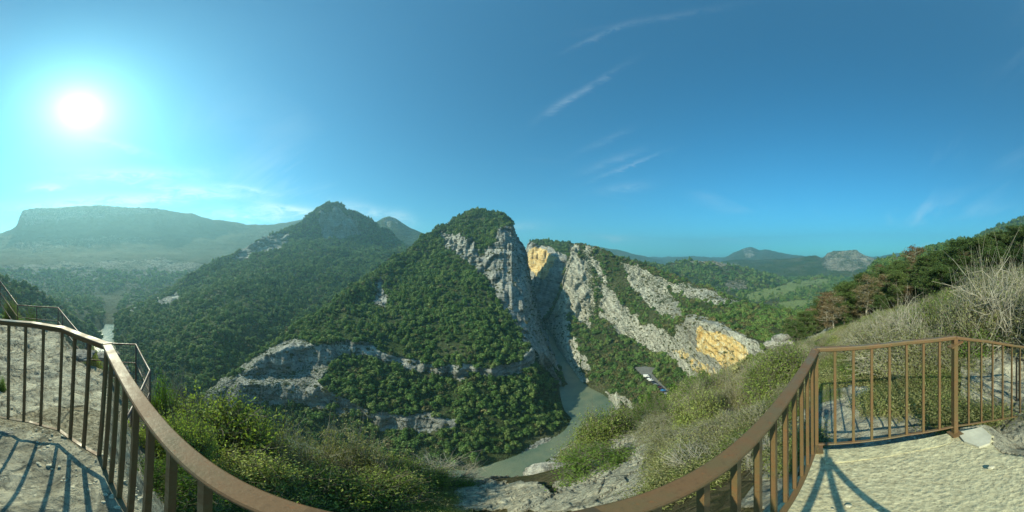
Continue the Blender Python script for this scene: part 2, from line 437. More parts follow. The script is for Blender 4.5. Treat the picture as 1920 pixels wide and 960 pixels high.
def mat_water():
    m, nt, out = newmat('milky_green_water'); L = nt.links
    geo = N(nt, 'ShaderNodeNewGeometry'); pos = geo.outputs['Position']
    n = noise_(nt, pos, 0.9, 5, 0.6); n2 = noise_(nt, pos, 0.05, 4, 0.6)
    c = mixc(nt, ramp(nt, n2, [(0.4, 0.0), (0.6, 1.0)]), (0.085, 0.12, 0.08), (0.14, 0.16, 0.10))
    b = N(nt, 'ShaderNodeBsdfPrincipled'); b.inputs['Roughness'].default_value = 0.16; L.new(c, b.inputs['Base Color'])
    L.new(bump(nt, n, 0.35, 0.5), b.inputs['Normal']); L.new(b.outputs[0], out.inputs[0]); return m

M_rail = None
def mat_rust(name, base, rust, amt=0.5, sc_=9.0):
    m, nt, out = newmat(name); L = nt.links
    geo = N(nt, 'ShaderNodeNewGeometry'); pos = geo.outputs['Position']
    n = noise_(nt, pos, sc_, 6, 0.7); nf = noise_(nt, pos, 90, 3, 0.6)
    n3 = noise_(nt, pos, sc_ * 0.3, 4, 0.6)
    f = ramp(nt, math_(nt, 'ADD', math_(nt, 'MULTIPLY', n, .6), math_(nt, 'MULTIPLY', n3, .4)), [(0.5 - amt * 0.12, 0.0), (0.56, 1.0)])
    c = mixc(nt, f, base, rust)
    c = mixc(nt, ramp(nt, noise_(nt, pos, 38, 5, 0.75), [(0.60, 0.0), (0.66, 0.7)]), c, (0.20, 0.085, 0.03))
    c = mixc(nt, ramp(nt, noise_(nt, pos, 22, 6, 0.8), [(0.64, 0.0), (0.68, 0.6)]), c, (0.03, 0.022, 0.015))
    c = mixc(nt, ramp(nt, nf, [(0.55, 0.0), (0.75, 0.35)]), c, tuple(q * 0.4 for q in rust))
    b = N(nt, 'ShaderNodeBsdfPrincipled'); b.inputs['Specular IOR Level'].default_value = 0.45
    L.new(c, b.inputs['Base Color'])
    L.new(math_(nt, 'ADD', math_(nt, 'MULTIPLY', f, 0.25), 0.36), b.inputs['Roughness'])
    L.new(bump(nt, nf, 0.0012, 0.6), b.inputs['Normal']); L.new(b.outputs[0], out.inputs[0]); return m

MT = {}
MT['rail'] = mat_rust('brown_painted_iron', (0.125, 0.092, 0.042), (0.145, 0.082, 0.036), 0.6)
MT['fence'] = mat_rust('dark_brown_tube', (0.085, 0.055, 0.045), (0.14, 0.08, 0.05), 0.4, 5)
MT['wire'] = mat_simple('grey_wire', (0.13, 0.12, 0.11), 0.5, 0.6)
MT['black_metal'] = mat_simple('dark_iron', (0.03, 0.024, 0.02), 0.5, 0.3)
MT['near'] = mat_nearground()
MT['concrete'] = mat_concrete()
MT['water'] = mat_water()
MT['ter_mid'] = mat_terrain('gorge_slope', 1.6, rockc=(0.36, 0.365, 0.33), veg=(0.04, 0.065, 0.018))
MT['ter_massif'] = mat_terrain('tilted_limestone_slope', 1.7, strata=(0.0, math.radians(42), 0.35), rockc=(0.46, 0.45, 0.37), veg=(0.045, 0.06, 0.02), bed=(0.61, -0.35, 0.71), thick=5.0)
MT['ter_far'] = mat_terrain('far_slope', 7.0, rockc=(0.30, 0.28, 0.22), thick=26.0)
MT['ter_mesa'] = mat_terrain('plateau_slope', 9.0, rockc=(0.26, 0.25, 0.22), veg=(0.035, 0.05, 0.022), thick=30.0)
MT['asphalt'] = mat_simple('asphalt', (0.13, 0.13, 0.12), 0.9, nscale=0.4, namt=0.15)
MT['dirt'] = mat_simple('pale_dirt', (0.36, 0.32, 0.22), 0.95, nscale=0.5, namt=0.25)
MT['stone'] = None

# ------------------------------------------------------------------ terrain sheets
def LAY(*pts):
    """points (x, y, r) or (x, None, r, z) or (x, y, None, z)"""
    o = []
    for p in pts:
        if len(p) == 3: o.append((p[0], p[2], pt(*p)[2]))
        elif p[1] is None: o.append((p[0], p[2], p[3]))
        else:
            e = azel(p[0], p[1])[1]; o.append((p[0], p[3] / math.tan(e), p[3]))
    return np.array(sorted(o), float)

SHEETS = {}
def sheet(name, x0, x1, layers, rows, mat, polys=(), namp=0.006, ramp_=0.012, dens=None, flats=(), step=1.6, warp=7, rough=1.0, water=None, bed=(0, 0, 1), thick=7.0):
    xs = np.arange(x0, x1 + step, step); nc = len(xs)
    R = []; Z = []
    for k in range(len(layers)):
        L = layers[k]; R.append(np.interp(xs, L[:, 0], L[:, 1])); Z.append(np.interp(xs, L[:, 0], L[:, 2]))
    rr, zz = [], []
    for k in range(len(layers) - 1):
        n = rows[k]
        for q in range(n + (1 if k == len(layers) - 2 else 0)):
            t = q / n; rr.append(R[k] * (1 - t) + R[k+1] * t); zz.append(Z[k] * (1 - t) + Z[k+1] * t)
    rr = np.array(rr); zz = np.array(zz); nr = len(rr)
    # soften profile creases a little along the radial direction
    for _ in range(2):
        rr[1:-1] = (rr[:-2] + 2 * rr[1:-1] + rr[2:]) / 4; zz[1:-1] = (zz[:-2] + 2 * zz[1:-1] + zz[2:]) / 4
        rr[:, 1:-1] = (rr[:, :-2] + 2 * rr[:, 1:-1] + rr[:, 2:]) / 4; zz[:, 1:-1] = (zz[:, :-2] + 2 * zz[:, 1:-1] + zz[:, 2:]) / 4
    az = np.radians((xs - 960) / PPD)[None, :].repeat(nr, 0)
    V = np.stack([np.sin(az) * rr, np.cos(az) * rr, zz], -1).reshape(-1, 3)
    rf = rr.ravel(); pxx = xs[None, :].repeat(nr, 0).ravel(); pyy = HZ - np.degrees(np.arctan2(V[:, 2], rf)) * PPD
    wx = fbm(V, 0.05 * rf.mean(), 4, 3) * warp; wy = fbm(V, 0.05 * rf.mean(), 4, 9) * warp
    att = {'rock': np.zeros(len(V)), 'ochre': np.zeros(len(V)), 'field': np.zeros(len(V))}
    for (kind, poly, val) in polys:
        m = inpoly(pxx + wx, pyy + wy * 0.7, poly)
        att[kind][m] = np.maximum(att[kind][m], val) if val > 0 else 0
        if kind == 'ochre': att['rock'][m] = 1
    # steep faces show rock
    dr = np.gradient(rr, axis=0); dz = np.gradient(zz, axis=0)
    st = np.clip((np.abs(dz) / (np.abs(dr) + 1e-3) - 1.1) / 1.2, 0, 1).ravel()
    att['rock'] = np.maximum(att['rock'], st * 0.8)
    # relief
    sc_ = rf.mean()
    hill = fbm(V, 0.10 * sc_, 5, 21); rg = ridged(V * np.array([1, 1, 0.45]), 0.055 * sc_, 5, 33)
    u = V[:, :2] / rf[:, None]
    rk = att['rock']
    dzv = hill * namp * rf; drv = (rg - 0.4) * ramp_ * rf * (0.25 + 1.15 * rk) * rough
    bn = np.array(bed, float); bn /= np.linalg.norm(bn); q_ = (V @ bn) / thick + fbm(V, thick * 5, 3, 71) * .8; fr_ = q_ - np.floor(q_)
    ly = _hash(np.floor(q_).astype(np.int64), 0 * np.floor(q_).astype(np.int64), 3)
    drv = drv - rk * thick * (0.30 * ly + 0.22 * fr_) * np.clip(rough, 0, 1)
    if water is not None:
        k = np.clip((V[:, 2] - water) / 6, 0, 1); dzv *= k; drv *= np.clip(k + 0.2, 0, 1)
    V2 = V.copy(); V2[:, 2] += dzv; V2[:, :2] += u * drv[:, None]
    V2[:, 2] += rk * fbm(V, 0.012 * sc_, 3, 51) * 0.0035 * rf
    for (poly, z, mg) in flats:
        ins = inpoly(V2[:, 0], V2[:, 1], poly); d = polydist(V2[:, 0], V2[:, 1], poly)
        w = np.where(ins, 1, np.clip(1 - (d - mg) / (mg * 1.5), 0, 1)); V2[:, 2] = V2[:, 2] * (1 - w) + (z - 0.25) * w
        att['rock'] *= (1 - w)
    idx = np.arange(nr * nc).reshape(nr, nc)
    F = np.stack([idx[:-1, :-1], idx[:-1, 1:], idx[1:, 1:], idx[1:, :-1]], -1).reshape(-1, 4)[:, ::-1]
    me = mesh_np(name, V2, F, mat, True, att)
    o = tag(link(name, me), kind='structure')
    SHEETS[name] = dict(V=V2, F=F, att=att, px=pxx, py=HZ - np.degrees(np.arctan2(V2[:, 2], np.hypot(V2[:, 0], V2[:, 1]))) * PPD)
    return o

WZ = -140.0
# road polygon in plan, at its level
RZ = -118.0
road_px = [(1189, 689), (1209, 708), (1230, 725), (1253, 744), (1264, 751), (1272, 757), (1276, 754), (1268, 746), (1259, 738), (1243, 722), (1229, 708), (1222, 700), (1229, 690), (1210, 687)]
road_pl = [onz(x, y, RZ)[:2] for x, y in road_px]

K = [
 LAY((380, 775, None, -142), (450, 800, None, -142), (600, 850, None, -142), (760, 885, None, -142), (880, 893, None, -142), (950, 872, None, -142), (1030, 842, None, -142), (1060, 825, None, -142), (1095, 797, None, -142), (1110, 785, None, -142)),
 LAY((380, 750, 186), (450, 752, 176), (490, 757, 172), (560, 762, 166), (620, 764, 160), (665, 783, 152), (720, 804, 145), (760, 809, 142), (840, 805, 140), (870, 797, 142), (950, 800, 148), (1030, 795, 160), (1060, 790, 167), (1110, 785, 182)),
 LAY((380, 745, 190), (450, 724, 182), (540, 722, 178), (605, 732, 167), (650, 755, 158), (700, 775, 151), (760, 783, 146), (860, 788, 146), (950, 792, 152), (1030, 788, 163), (1060, 785, 170), (1110, 783, 184)),
 LAY((380, 742, 191), (450, 712, 190), (540, 700, 195), (605, 682, 198), (690, 664, 200), (750, 681, 195), (810, 703, 188), (890, 709, 184), (940, 706, 188), (1000, 680, 215), (1030, 702, 240), (1060, 740, 225), (1110, 782, 188)),
 LAY((380, 740, 193), (450, 700, 196), (500, 668, 200), (540, 652, 203), (605, 645, 206), (635, 640, 208), (680, 645, 206), (740, 665, 200), (800, 680, 193), (870, 682, 189), (920, 690, 189), (955, 680, 198), (1000, 655, 222), (1030, 672, 246), (1060, 728, 230), (1110, 781, 190)),
 LAY((380, 739, 194), (450, 696, 203), (540, 638, 232), (605, 600, 262), (690, 570, 310), (760, 530, 360), (830, 482, 440), (870, 500, 400), (900, 520, 360), (940, 575, 300), (1000, 640, 260), (1030, 662, 262), (1060, 715, 240), (1110, 780, 191)),
 LAY((380, 738.5, 195), (450, 694, 208), (540, 630, 245), (605, 585, 280), (690, 530, 345), (760, 490, 430), (830, 440, 530), (870, 440, 480), (900, 452, 455), (940, 432, 460), (960, 428, 490), (966, 450, 500), (985, 482, 490), (998, 545, 470), (1015, 610, 410), (1030, 650, 340), (1060, 708, 265), (1110, 779, 192)),
 LAY((380, 738, 196), (400, 734, 197), (440, 700, 210), (480, 670, 225), (540, 625, 262), (590, 590, 290), (620, 570, 315), (680, 524, 370), (720, 494, 420), (760, 470, 470), (800, 440, 540), (830, 419, 570), (860, 402, 590), (885, 392, 600), (900, 391, 600), (925, 396, 600), (945, 405, 590), (960, 417, 575), (966, 436, 565), (975, 455, 555), (985, 468, 540), (992, 500, 515), (998, 535, 495), (1005, 560, 470), (1015, 600, 430), (1030, 640, 380), (1045, 680, 320), (1060, 702, 280), (1075, 728, 245), (1090, 748, 215), (1110, 778, 194)),
 LAY((380, None, 215, -142), (540, None, 300, -142), (680, None, 450, -142), (800, None, 680, -60), (900, None, 760, -40), (966, None, 700, -142), (1030, None, 420, -142), (1110, None, 205, -142)),
]
GREY = 0.9
KP = [('rock', [(380, 745), (450, 690), (500, 655), (545, 632), (600, 645), (640, 640), (690, 648), (690, 664), (640, 672), (610, 700), (600, 728), (650, 753), (700, 773), (760, 780), (862, 785), (850, 805), (780, 812), (720, 807), (665, 786), (620, 766), (490, 762), (380, 755)], 0.53),
      ('rock', [(635, 640), (680, 645), (740, 665), (800, 680), (870, 681), (920, 690), (960, 680), (1003, 650), (1006, 678), (950, 709), (890, 711), (810, 705), (750, 684), (690, 665)], 0.78),
      ('rock', [(600, 728), (650, 753), (700, 773), (760, 780), (862, 785), (850, 805), (780, 812), (720, 807), (665, 786), (620, 766), (490, 762), (500, 740)], 0.78),
      ('rock', [(706, 525), (714, 515), (728, 560), (724, 577), (700, 565)], 1.0),
      ('rock', [(822, 434), (835, 430), (862, 442), (885, 452), (905, 475), (925, 452), (940, 425), (966, 425), (990, 462), (1000, 500), (1012, 560), (1028, 600), (1040, 650), (1062, 700), (1010, 664), (990, 642), (960, 605), (930, 560), (905, 515), (870, 490), (832, 466)], 0.85),
      ('rock', [(955, 430), (985, 460), (1010, 560), (1030, 640), (1000, 640), (975, 590), (950, 520), (945, 470)], 1.0),
      ('rock', [(1000, 835), (1070, 805), (1100, 790), (1100, 800), (1030, 850), (900, 905), (880, 900)], 0.7)]
sheet('center_hill', 380, 1110, K, [16, 8, 26, 8, 30, 26, 26, 8], MT['ter_mid'], KP, 0.011, 0.022, water=WZ)

P = [
 LAY((185, None, 405, -142), (214, 648, None, -142), (224, 700, None, -142), (260, 735, None, -142), (300, 762, None, -142), (400, 770, None, -142), (500, None, 262, -142), (600, None, 340, -142), (700, None, 430, -142), (850, None, 560, -142)),
 LAY((185, 630, 425), (214, 625, 400), (225, 604, 412), (300, 645, 300), (400, 630, 290), (500, 575, 420), (600, 530, 600), (700, 500, 760), (770, 482, 860), (850, 470, 950)),
 LAY((185, 626, 440), (225, 592, 440), (280, 574, 490), (330, 552, 560), (400, 512, 690), (450, 490, 800), (500, 468, 900), (560, 450, 1000), (600, 442, 1060), (640, 448, 1060), (700, 460, 1080), (770, 470, 1040), (850, 478, 1000)),
 LAY((185, 624, 450), (225, 588, 450), (255, 582, 480), (280, 570, 520), (300, 562, 550), (330, 540, 600), (370, 510, 690), (400, 489, 760), (440, 474, 850), (465, 462, 910), (480, 450, 950), (500, 441, 1000), (520, 434, 1050), (560, 415, 1100), (585, 400, 1150), (600, 384, 1180), (612, 376, 1190), (625, 373, 1200), (640, 373, 1200), (652, 384, 1200), (670, 397, 1200), (700, 415, 1200), (740, 440, 1200), (765, 462, 1150), (800, 476, 1100), (850, 482, 1050)),
 LAY((185, None, 500, -142), (225, None, 520, -142), (400, None, 950, -60), (560, None, 1500, 0), (640, None, 1500, 40), (850, None, 1400, -60)),
]
PP = [('rock', [(596, 405), (625, 385), (640, 390), (665, 415), (688, 445), (660, 440), (640, 452), (600, 440)], 0.62),
      ('rock', [(430, 485), (470, 456), (505, 440), (545, 438), (535, 470), (480, 480), (450, 492)], 0.62), ('rock', [(285, 565), (330, 545), (340, 555), (300, 575)], 0.7),
      ('rock', [(225, 590), (280, 572), (262, 588), (235, 597)], 0.6)]
sheet('forested_mountain', 214, 850, P, [50, 50, 20, 6], MT['ter_mid'], PP, 0.014, 0.028, water=WZ)

L_ = [
 LAY((-300, None, 150, -100), (0, None, 160, -142), (230, None, 300, -142)),
 LAY((-300, 600, 300), (-100, 600, 290), (0, 600, 300), (100, 640, 300), (150, 650, 340), (192, 655, 365), (230, None, 340, -145)),
 LAY((-300, 420, 380), (-80, 490, 380), (0, 517, 400), (30, 528, 400), (60, 536, 410), (100, 562, 410), (125, 580, 405), (150, 600, 400), (175, 615, 395), (190, 632, 385), (197, 650, 375), (230, None, 350, -146)),
 LAY((-300, None, 480, -100), (0, None, 470, -142), (230, None, 400, -146)),
]
sheet('valley_spur', -300, 230, L_, [16, 30, 6], MT['ter_mid'], [('rock', [(60, 600), (100, 590), (110, 600), (80, 612)], 0.6)], 0.007, 0.012, water=WZ)

Mz = [
 LAY((-400, None, 420, -142), (190, None, 430, -142), (198, None, 476, -142), (214, None, 476, -142), (240, None, 440, -142), (720, None, 440, -142)),
 LAY((-400, 570, 560), (0, 575, 520), (100, 580, 500), (188, 596, 470), (198, None, 480, -142), (214, None, 480, -142), (226, 596, 500), (400, 580, 800), (720, 560, 900)),
 LAY((-400, 540, 900), (0, 540, 900), (200, 555, 850), (400, 530, 1000), (720, 520, 1100)),
 LAY((-400, 500, 1150), (0, 497, 1200), (200, 500, 1200), (400, 490, 1350), (720, 490, 1400)),
 LAY((-400, 485, 1500), (0, 480, 1500), (200, 470, 1600), (400, 470, 1700), (720, 470, 1700)),
 LAY((-400, 470, 1700), (0, 460, 1900), (60, 430, 2050), (200, 425, 2100), (400, 440, 2100), (520, 440, 2100), (720, 460, 2000)),
 LAY((-400, 460, 1800), (-100, 441, 2000), (0, 434, 2100), (20, 430, 2150), (32, 422, 2200), (37, 404, 2230), (40, 392, 2250), (60, 388, 2300), (120, 385, 2300), (200, 381, 2300), (290, 386, 2300), (340, 394, 2350), (380, 404, 2350), (420, 411, 2350), (460, 418, 2400), (490, 419, 2400), (540, 414, 2400), (580, 405, 2400), (640, 405, 2400), (720, 450, 2400)),
 LAY((-400, None, 3000, 100), (0, None, 3000, 100), (200, None, 3200, 200), (720, None, 3200, 50)),
]
MP = [('rock', [(-50, 500), (100, 492), (300, 485), (420, 498), (300, 520), (260, 545), (120, 530), (-50, 530)], 0.45),
      ('rock', [(40, 392), (300, 388), (300, 400), (150, 408), (44, 425)], 0.5), ('rock', [(20, 455), (200, 440), (330, 450), (200, 460), (40, 475)], 0.4)]
sheet('plateau', -400, 720, Mz, [10, 30, 30, 20, 20, 16, 6], MT['ter_mesa'], MP, 0.005, 0.02, step=2.4, water=WZ)

Cn = [LAY((660, None, 1500, 0), (860, None, 1500, 0)),
      LAY((660, 440, 1800), (690, 424, 1800), (705, 414, 1800), (718, 406, 1800), (730, 403, 1800), (742, 407, 1800), (770, 425, 1800), (800, 438, 1800), (860, 452, 1800)),
      LAY((660, None, 2200, 0), (860, None, 2200, 0))]
sheet('rear_peak', 660, 860, Cn, [30, 6], MT['ter_far'], [('rock', [(715, 412), (735, 406), (745, 415), (728, 425)], 0.55)], 0.003, 0.008)

Q = [LAY((960, None, 600, -142), (1062, None, 480, -142), (1260, None, 520, -142)),
     LAY((960, 560, 700), (1000, 570, 640), (1062, 590, 510), (1100, 590, 560), (1260, 540, 700)),
     LAY((960, 530, 760), (990, 528, 750), (1010, 535, 675), (1035, 545, 590), (1062, 545, 540), (1100, 540, 600), (1260, 530, 760)),
     LAY((960, 490, 780), (985, 480, 780), (989, 460, 770), (1010, 464, 700), (1040, 476, 610), (1062, 488, 560), (1100, 496, 640), (1260, 520, 800)),
     LAY((960, 485, 830), (984, 472, 830), (988, 456, 820), (994, 450, 800), (1020, 449, 790), (1070, 452, 800), (1085, 455, 820), (1130, 470, 850), (1260, 500, 900)),
     LAY((960, None, 900, -60), (1260, None, 1000, -100))]
QP = [('rock', [(960, 470), (985, 452), (1000, 456), (1030, 465), (1065, 480), (1070, 620), (960, 640)], 1.0),
      ('ochre', [(994, 466), (1016, 468), (1042, 480), (1036, 498), (1026, 520), (1016, 524), (998, 512), (990, 490)], 0.75)]
sheet('sunlit_cliff', 960, 1260, Q, [14, 10, 36, 12, 5], MT['ter_mid'], QP, 0.003, 0.02, water=WZ)

R_ = [
 LAY((1010, None, 500, -142), (1030, None, 500, -142), (1045, 655, None, -142), (1070, 692, None, -142), (1090, 722, None, -142), (1110, 738, None, -142), (1130, 746, None, -142), (1148, 762, None, -142), (1158, 782, None, -142), (1180, None, 158, -142), (1300, None, 120, -140), (1400, None, 100, -120), (1520, None, 90, -90)),
 LAY((1010, 640, 470), (1030, 625, 440), (1045, 635, 360), (1060, 650, 320), (1090, 690, 262), (1130, 728, 222), (1160, 745, 200), (1189, 720, 210), (1230, 745, 185), (1260, 756, 172), (1300, 758, 160), (1400, 745, 130), (1520, 700, 100)),
 LAY((1010, 632, 475), (1030, 605, 450), (1060, 615, 370), (1090, 650, 300), (1130, 690, 250), (1189, 689, 236), (1210, 688, 236), (1230, 704, 218), (1262, 742, 181), (1300, 742, 172), (1400, 720, 145), (1520, 680, 108)),
 LAY((1010, 630, 476), (1030, 600, 455), (1060, 590, 420), (1100, 600, 400), (1140, 602, 375), (1180, 640, 330), (1210, 655, 300), (1240, 657, 275), (1270, 672, 235), (1300, 695, 196), (1330, 718, 168), (1370, 712, 150), (1400, 704, 140), (1440, 690, 124), (1520, 660, 110)),
 LAY((1010, 628, 477), (1030, 596, 457), (1060, 530, 440), (1100, 540, 425), (1180, 572, 385), (1240, 602, 320), (1270, 604, 250), (1290, 596, 205), (1310, 600, 190), (1350, 612, 172), (1400, 632, 152), (1420, 642, 142), (1460, 650, 130), (1520, 640, 120)),
 LAY((1010, 626, 478), (1030, 593, 460), (1050, 545, 460), (1060, 500, 455), (1070, 470, 455), (1100, 490, 450), (1180, 520, 420), (1240, 548, 390), (1290, 580, 330), (1350, 595, 240), (1400, 606, 220), (1460, 615, 190), (1520, 620, 160)),
 LAY((1010, 625, 479), (1030, 590, 462), (1045, 560, 470), (1057, 530, 470), (1063, 500, 470), (1067, 470, 472), (1071, 457, 474), (1080, 455, 474), (1100, 458, 468), (1130, 466, 462), (1160, 478, 450), (1190, 490, 440), (1240, 506, 425), (1290, 523, 405), (1340, 545, 385), (1390, 563, 365), (1420, 573, 340), (1450, 580, 310), (1520, 590, 260)),
 LAY((1010, None, 560, -142), (1080, None, 620, -120), (1300, None, 600, -142), (1520, None, 450, -142)),
]
RP = [('rock', [(1066, 452), (1080, 454), (1088, 520), (1096, 570), (1110, 612), (1085, 606), (1062, 590), (1056, 540), (1060, 500)], 0.9),
      ('rock', [(1100, 484), (1118, 488), (1130, 520), (1140, 540), (1170, 570), (1205, 602), (1245, 618), (1290, 650), (1295, 690), (1262, 668), (1210, 655), (1180, 640), (1150, 616), (1128, 590), (1124, 560), (1135, 548), (1120, 520)], 0.6),
      ('rock', [(1160, 490), (1205, 502), (1250, 532), (1262, 548), (1282, 590), (1270, 604), (1225, 580), (1190, 545)], 0.54),
      ('rock', [(1225, 515), (1300, 540), (1365, 572), (1330, 572), (1290, 556), (1240, 530)], 0.55), ('rock', [(1262, 520), (1340, 550), (1390, 570), (1370, 575), (1310, 548)], 0.5),
      ('rock', [(1020, 600), (1062, 590), (1068, 640), (1085, 680), (1105, 720), (1085, 718), (1050, 680), (1028, 650)], 0.9),
      ('rock', [(1068, 625), (1082, 640), (1108, 690), (1100, 700), (1075, 660)], 0.85),
      ('rock', [(1130, 735), (1160, 740), (1165, 770), (1150, 775), (1135, 750)], 0.8),
      ('rock', [(1284, 590), (1340, 598), (1425, 640), (1450, 690), (1410, 705), (1380, 740), (1320, 735), (1275, 690), (1250, 655), (1284, 640)], 0.85),
      ('ochre', [(1306, 612), (1350, 626), (1402, 645), (1412, 690), (1385, 706), (1345, 684), (1306, 655)], 1.0), ('ochre', [(1262, 655), (1280, 655), (1340, 700), (1350, 716), (1330, 715), (1300, 690)], 0.55),
      ('rock', [(1150, 732), (1172, 742), (1187, 760), (1188, 780), (1180, 780), (1178, 765), (1164, 752), (1150, 742)], 1.3),
      ('rock', [(1230, 700), (1245, 712), (1280, 745), (1268, 750), (1245, 722)], .9)]
sheet('tilted_massif', 1010, 1520, R_, [22, 10, 22, 36, 26, 26, 6], MT['ter_massif'], RP, 0.006, 0.012, flats=[(road_pl, RZ, 3.0)], water=WZ, bed=(.61, -.35, .71), thick=7.0)

F_ = [
 LAY((1000, None, 480, -143), (1900, None, 480, -142)),
 LAY((1000, None, 700, -143), (1300, None, 700, -142), (1900, None, 640, -140)),
 LAY((1000, None, 800, -100), (1200, 520, 850), (1300, 530, 860), (1400, 545, 900), (1440, None, 1000, -138), (1900, None, 1000, -130)),
 LAY((1000, 510, 1100), (1200, 500, 1100), (1240, 496, 1100), (1290, 487, 1100), (1340, 489, 1100), (1390, 500, 1150), (1440, 514, 1200), (1475, 527, 1280), (1500, 524, 1300), (1540, 520, 1300), (1580, 524, 1300), (1620, 526, 1350), (1900, 500, 1400)),
 LAY((1000, None, 1500, -140), (1900, None, 1600, -130)),
 LAY((1000, 500, 2000), (1280, 496, 2000), (1340, 491, 2100), (1380, 485, 2200), (1430, 486, 2200), (1500, 482, 2200), (1518, 478, 2200), (1530, 477, 2200), (1542, 484, 2150), (1552, 472, 2100), (1565, 469, 2100), (1600, 467, 2100), (1607, 467, 2100), (1613, 474, 2100), (1640, 485, 2150), (1660, 490, 2200), (1700, 492, 2300), (1900, 480, 2300)),
 LAY((1000, None, 2700, -100), (1900, None, 2700, -60)),
 LAY((1000, 470, 3200), (1070, 456, 3200), (1085, 455, 3200), (1130, 461, 3300), (1165, 469, 3400), (1200, 478, 3500), (1250, 492, 3600), (1270, 484, 4200), (1300, 480, 4500), (1350, 487, 4500), (1378, 472, 4000), (1395, 464, 4000), (1408, 462, 4000), (1424, 468, 4000), (1436, 466, 4000), (1480, 477, 4000), (1540, 484, 4000), (1640, 484, 4000), (1680, 474, 4000), (1720, 473, 4000), (1800, 470, 4000), (1900, 460, 4000)),
 LAY((1000, None, 5200, 0), (1900, None, 5200, 0)),
]
FP = [('rock', [(1545, 480), (1560, 470), (1610, 468), (1640, 488), (1645, 500), (1600, 512), (1540, 505)], 0.5), ('rock', [(1392, 468), (1412, 468), (1415, 482), (1395, 485)], 0.5),
      ('rock', [(1290, 489), (1385, 494), (1380, 500), (1300, 496)], 0.55), ('rock', [(1350, 520), (1400, 530), (1400, 540), (1365, 545)], 0.5), ('rock', [(1225, 495), (1240, 497), (1245, 506), (1225, 505)], 0.8),
      ('field', [(1400, 552), (1440, 540), (1480, 531), (1520, 532), (1500, 545), (1440, 560), (1410, 566)], 0.7), ('field', [(1455, 570), (1500, 560), (1540, 560), (1530, 575), (1470, 580)], 0.75),
      ('field', [(1500, 524), (1560, 524), (1550, 532), (1500, 535)], 0.6), ('field', [(1420, 575), (1440, 572), (1450, 580), (1425, 584)], 0.7)]
sheet('valley_and_mountains', 1000, 1900, F_, [8, 16, 24, 6, 26, 6, 22, 5], MT['ter_far'], FP, 0.003, 0.006, step=1.6, warp=5)

Hh = [
 LAY((1470, None, 95, -45), (1500, None, 100, -38), (1600, None, 100, -27), (1700, None, 95, -12), (1920, None, 90, -1), (2200, None, 90, 4)),
 LAY((1470, None, 250, -74), (1500, None, 250, -70), (1560, 562, 250), (1640, 524, 250), (1700, 500, 250), (1800, 474, 250), (1920, 445, 260), (2200, 400, 260)),
 LAY((1470, None, 600, -145), (1500, None, 600, -142), (1560, None, 600, -140), (1600, None, 640, -90), (1640, 489, 700), (1680, 483, 720), (1700, 478, 740), (1740, 463, 760), (1780, 453, 760), (1830, 445, 760), (2200, 420, 760)),
 LAY((1470, None, 800, -148), (1600, None, 900, -142), (1640, None, 900, -60), (1780, None, 950, 0), (1825, 452, 1100), (1850, 432, 1100), (1880, 420, 1100), (1920, 404, 1100), (2000, 385, 1100), (2200, 360, 1100)),
 LAY((1470, None, 1000, -150), (1800, None, 1300, -100), (2200, None, 1500, 0)),
]
HP = [('rock', [(1640, 480), (1720, 470), (1840, 440), (1850, 425), (1930, 395), (2200, 340), (2200, 440), (1900, 450), (1760, 480), (1700, 490)], 0.42)]
sheet('right_hillside', 1470, 2200, Hh, [40, 44, 20, 6], MT['ter_massif'], HP, 0.006, 0.010, step=2.0, water=-140)

NBK = [LAY((915, None, 60, -141), (1250, None, 60, -141)),
       LAY((915, None, 92, -139.5), (960, None, 95, -138), (1000, None, 98, -136), (1080, None, 115, -132), (1120, None, 126, -129), (1150, None, 138, -126), (1250, None, 140, -122)),
       LAY((915, None, 97, -139.6), (940, 906, None, -139.6), (970, 903, None, -139.6), (1000, 882, None, -139.6), (1040, 854, None, -139.6), (1080, 824, None, -139.6), (1120, 796, None, -139.6), (1150, 768, None, -139.6), (1158, 772, None, -139), (1250, None, 160, -132)),
       LAY((915, None, 104, -142), (1000, None, 120, -142), (1040, None, 134, -142), (1080, None, 152, -142), (1120, None, 174, -142), (1150, None, 190, -142), (1250, None, 190, -142))]
sheet('near_river_bank', 915, 1250, NBK, [6, 16, 8], MT['ter_mid'], [('rock', [(915, 885), (990, 885), (1040, 850), (1080, 822), (1120, 795), (1150, 762), (1160, 775), (1120, 820), (1080, 850), (1040, 880), (1000, 905), (915, 930)], .6)], 0.006, 0.004, water=WZ)

# one ground sheet out to the horizon, under everything
gb = MB(); gb.poly([(math.cos(a) * 6500, math.sin(a) * 6500) for a in np.linspace(0, 2 * math.pi, 48, endpoint=False)], -151, -150)
tag(gb.build('ground', MT['ter_far']), kind='structure')
# river: one water sheet that fills the bottom of the gorge
rb = [(x, y) for x, y in ((-380, 40), (-470, -10), (-480, -90), (-420, -110), (-330, -60), (-200, 30), (-90, 60), (-30, 75), (60, 80), (110, 110), (150, 180), (120, 260), (160, 470), (60, 520), (20, 500), (0, 300), (-200, 260), (-330, 200))]
RV = MB(); b0 = [(x, y, WZ) for x, y in rb]; RV.V = b0; RV.F = [list(range(len(b0)))[::-1]]
tag(RV.build('river', MT['water']), kind='structure')

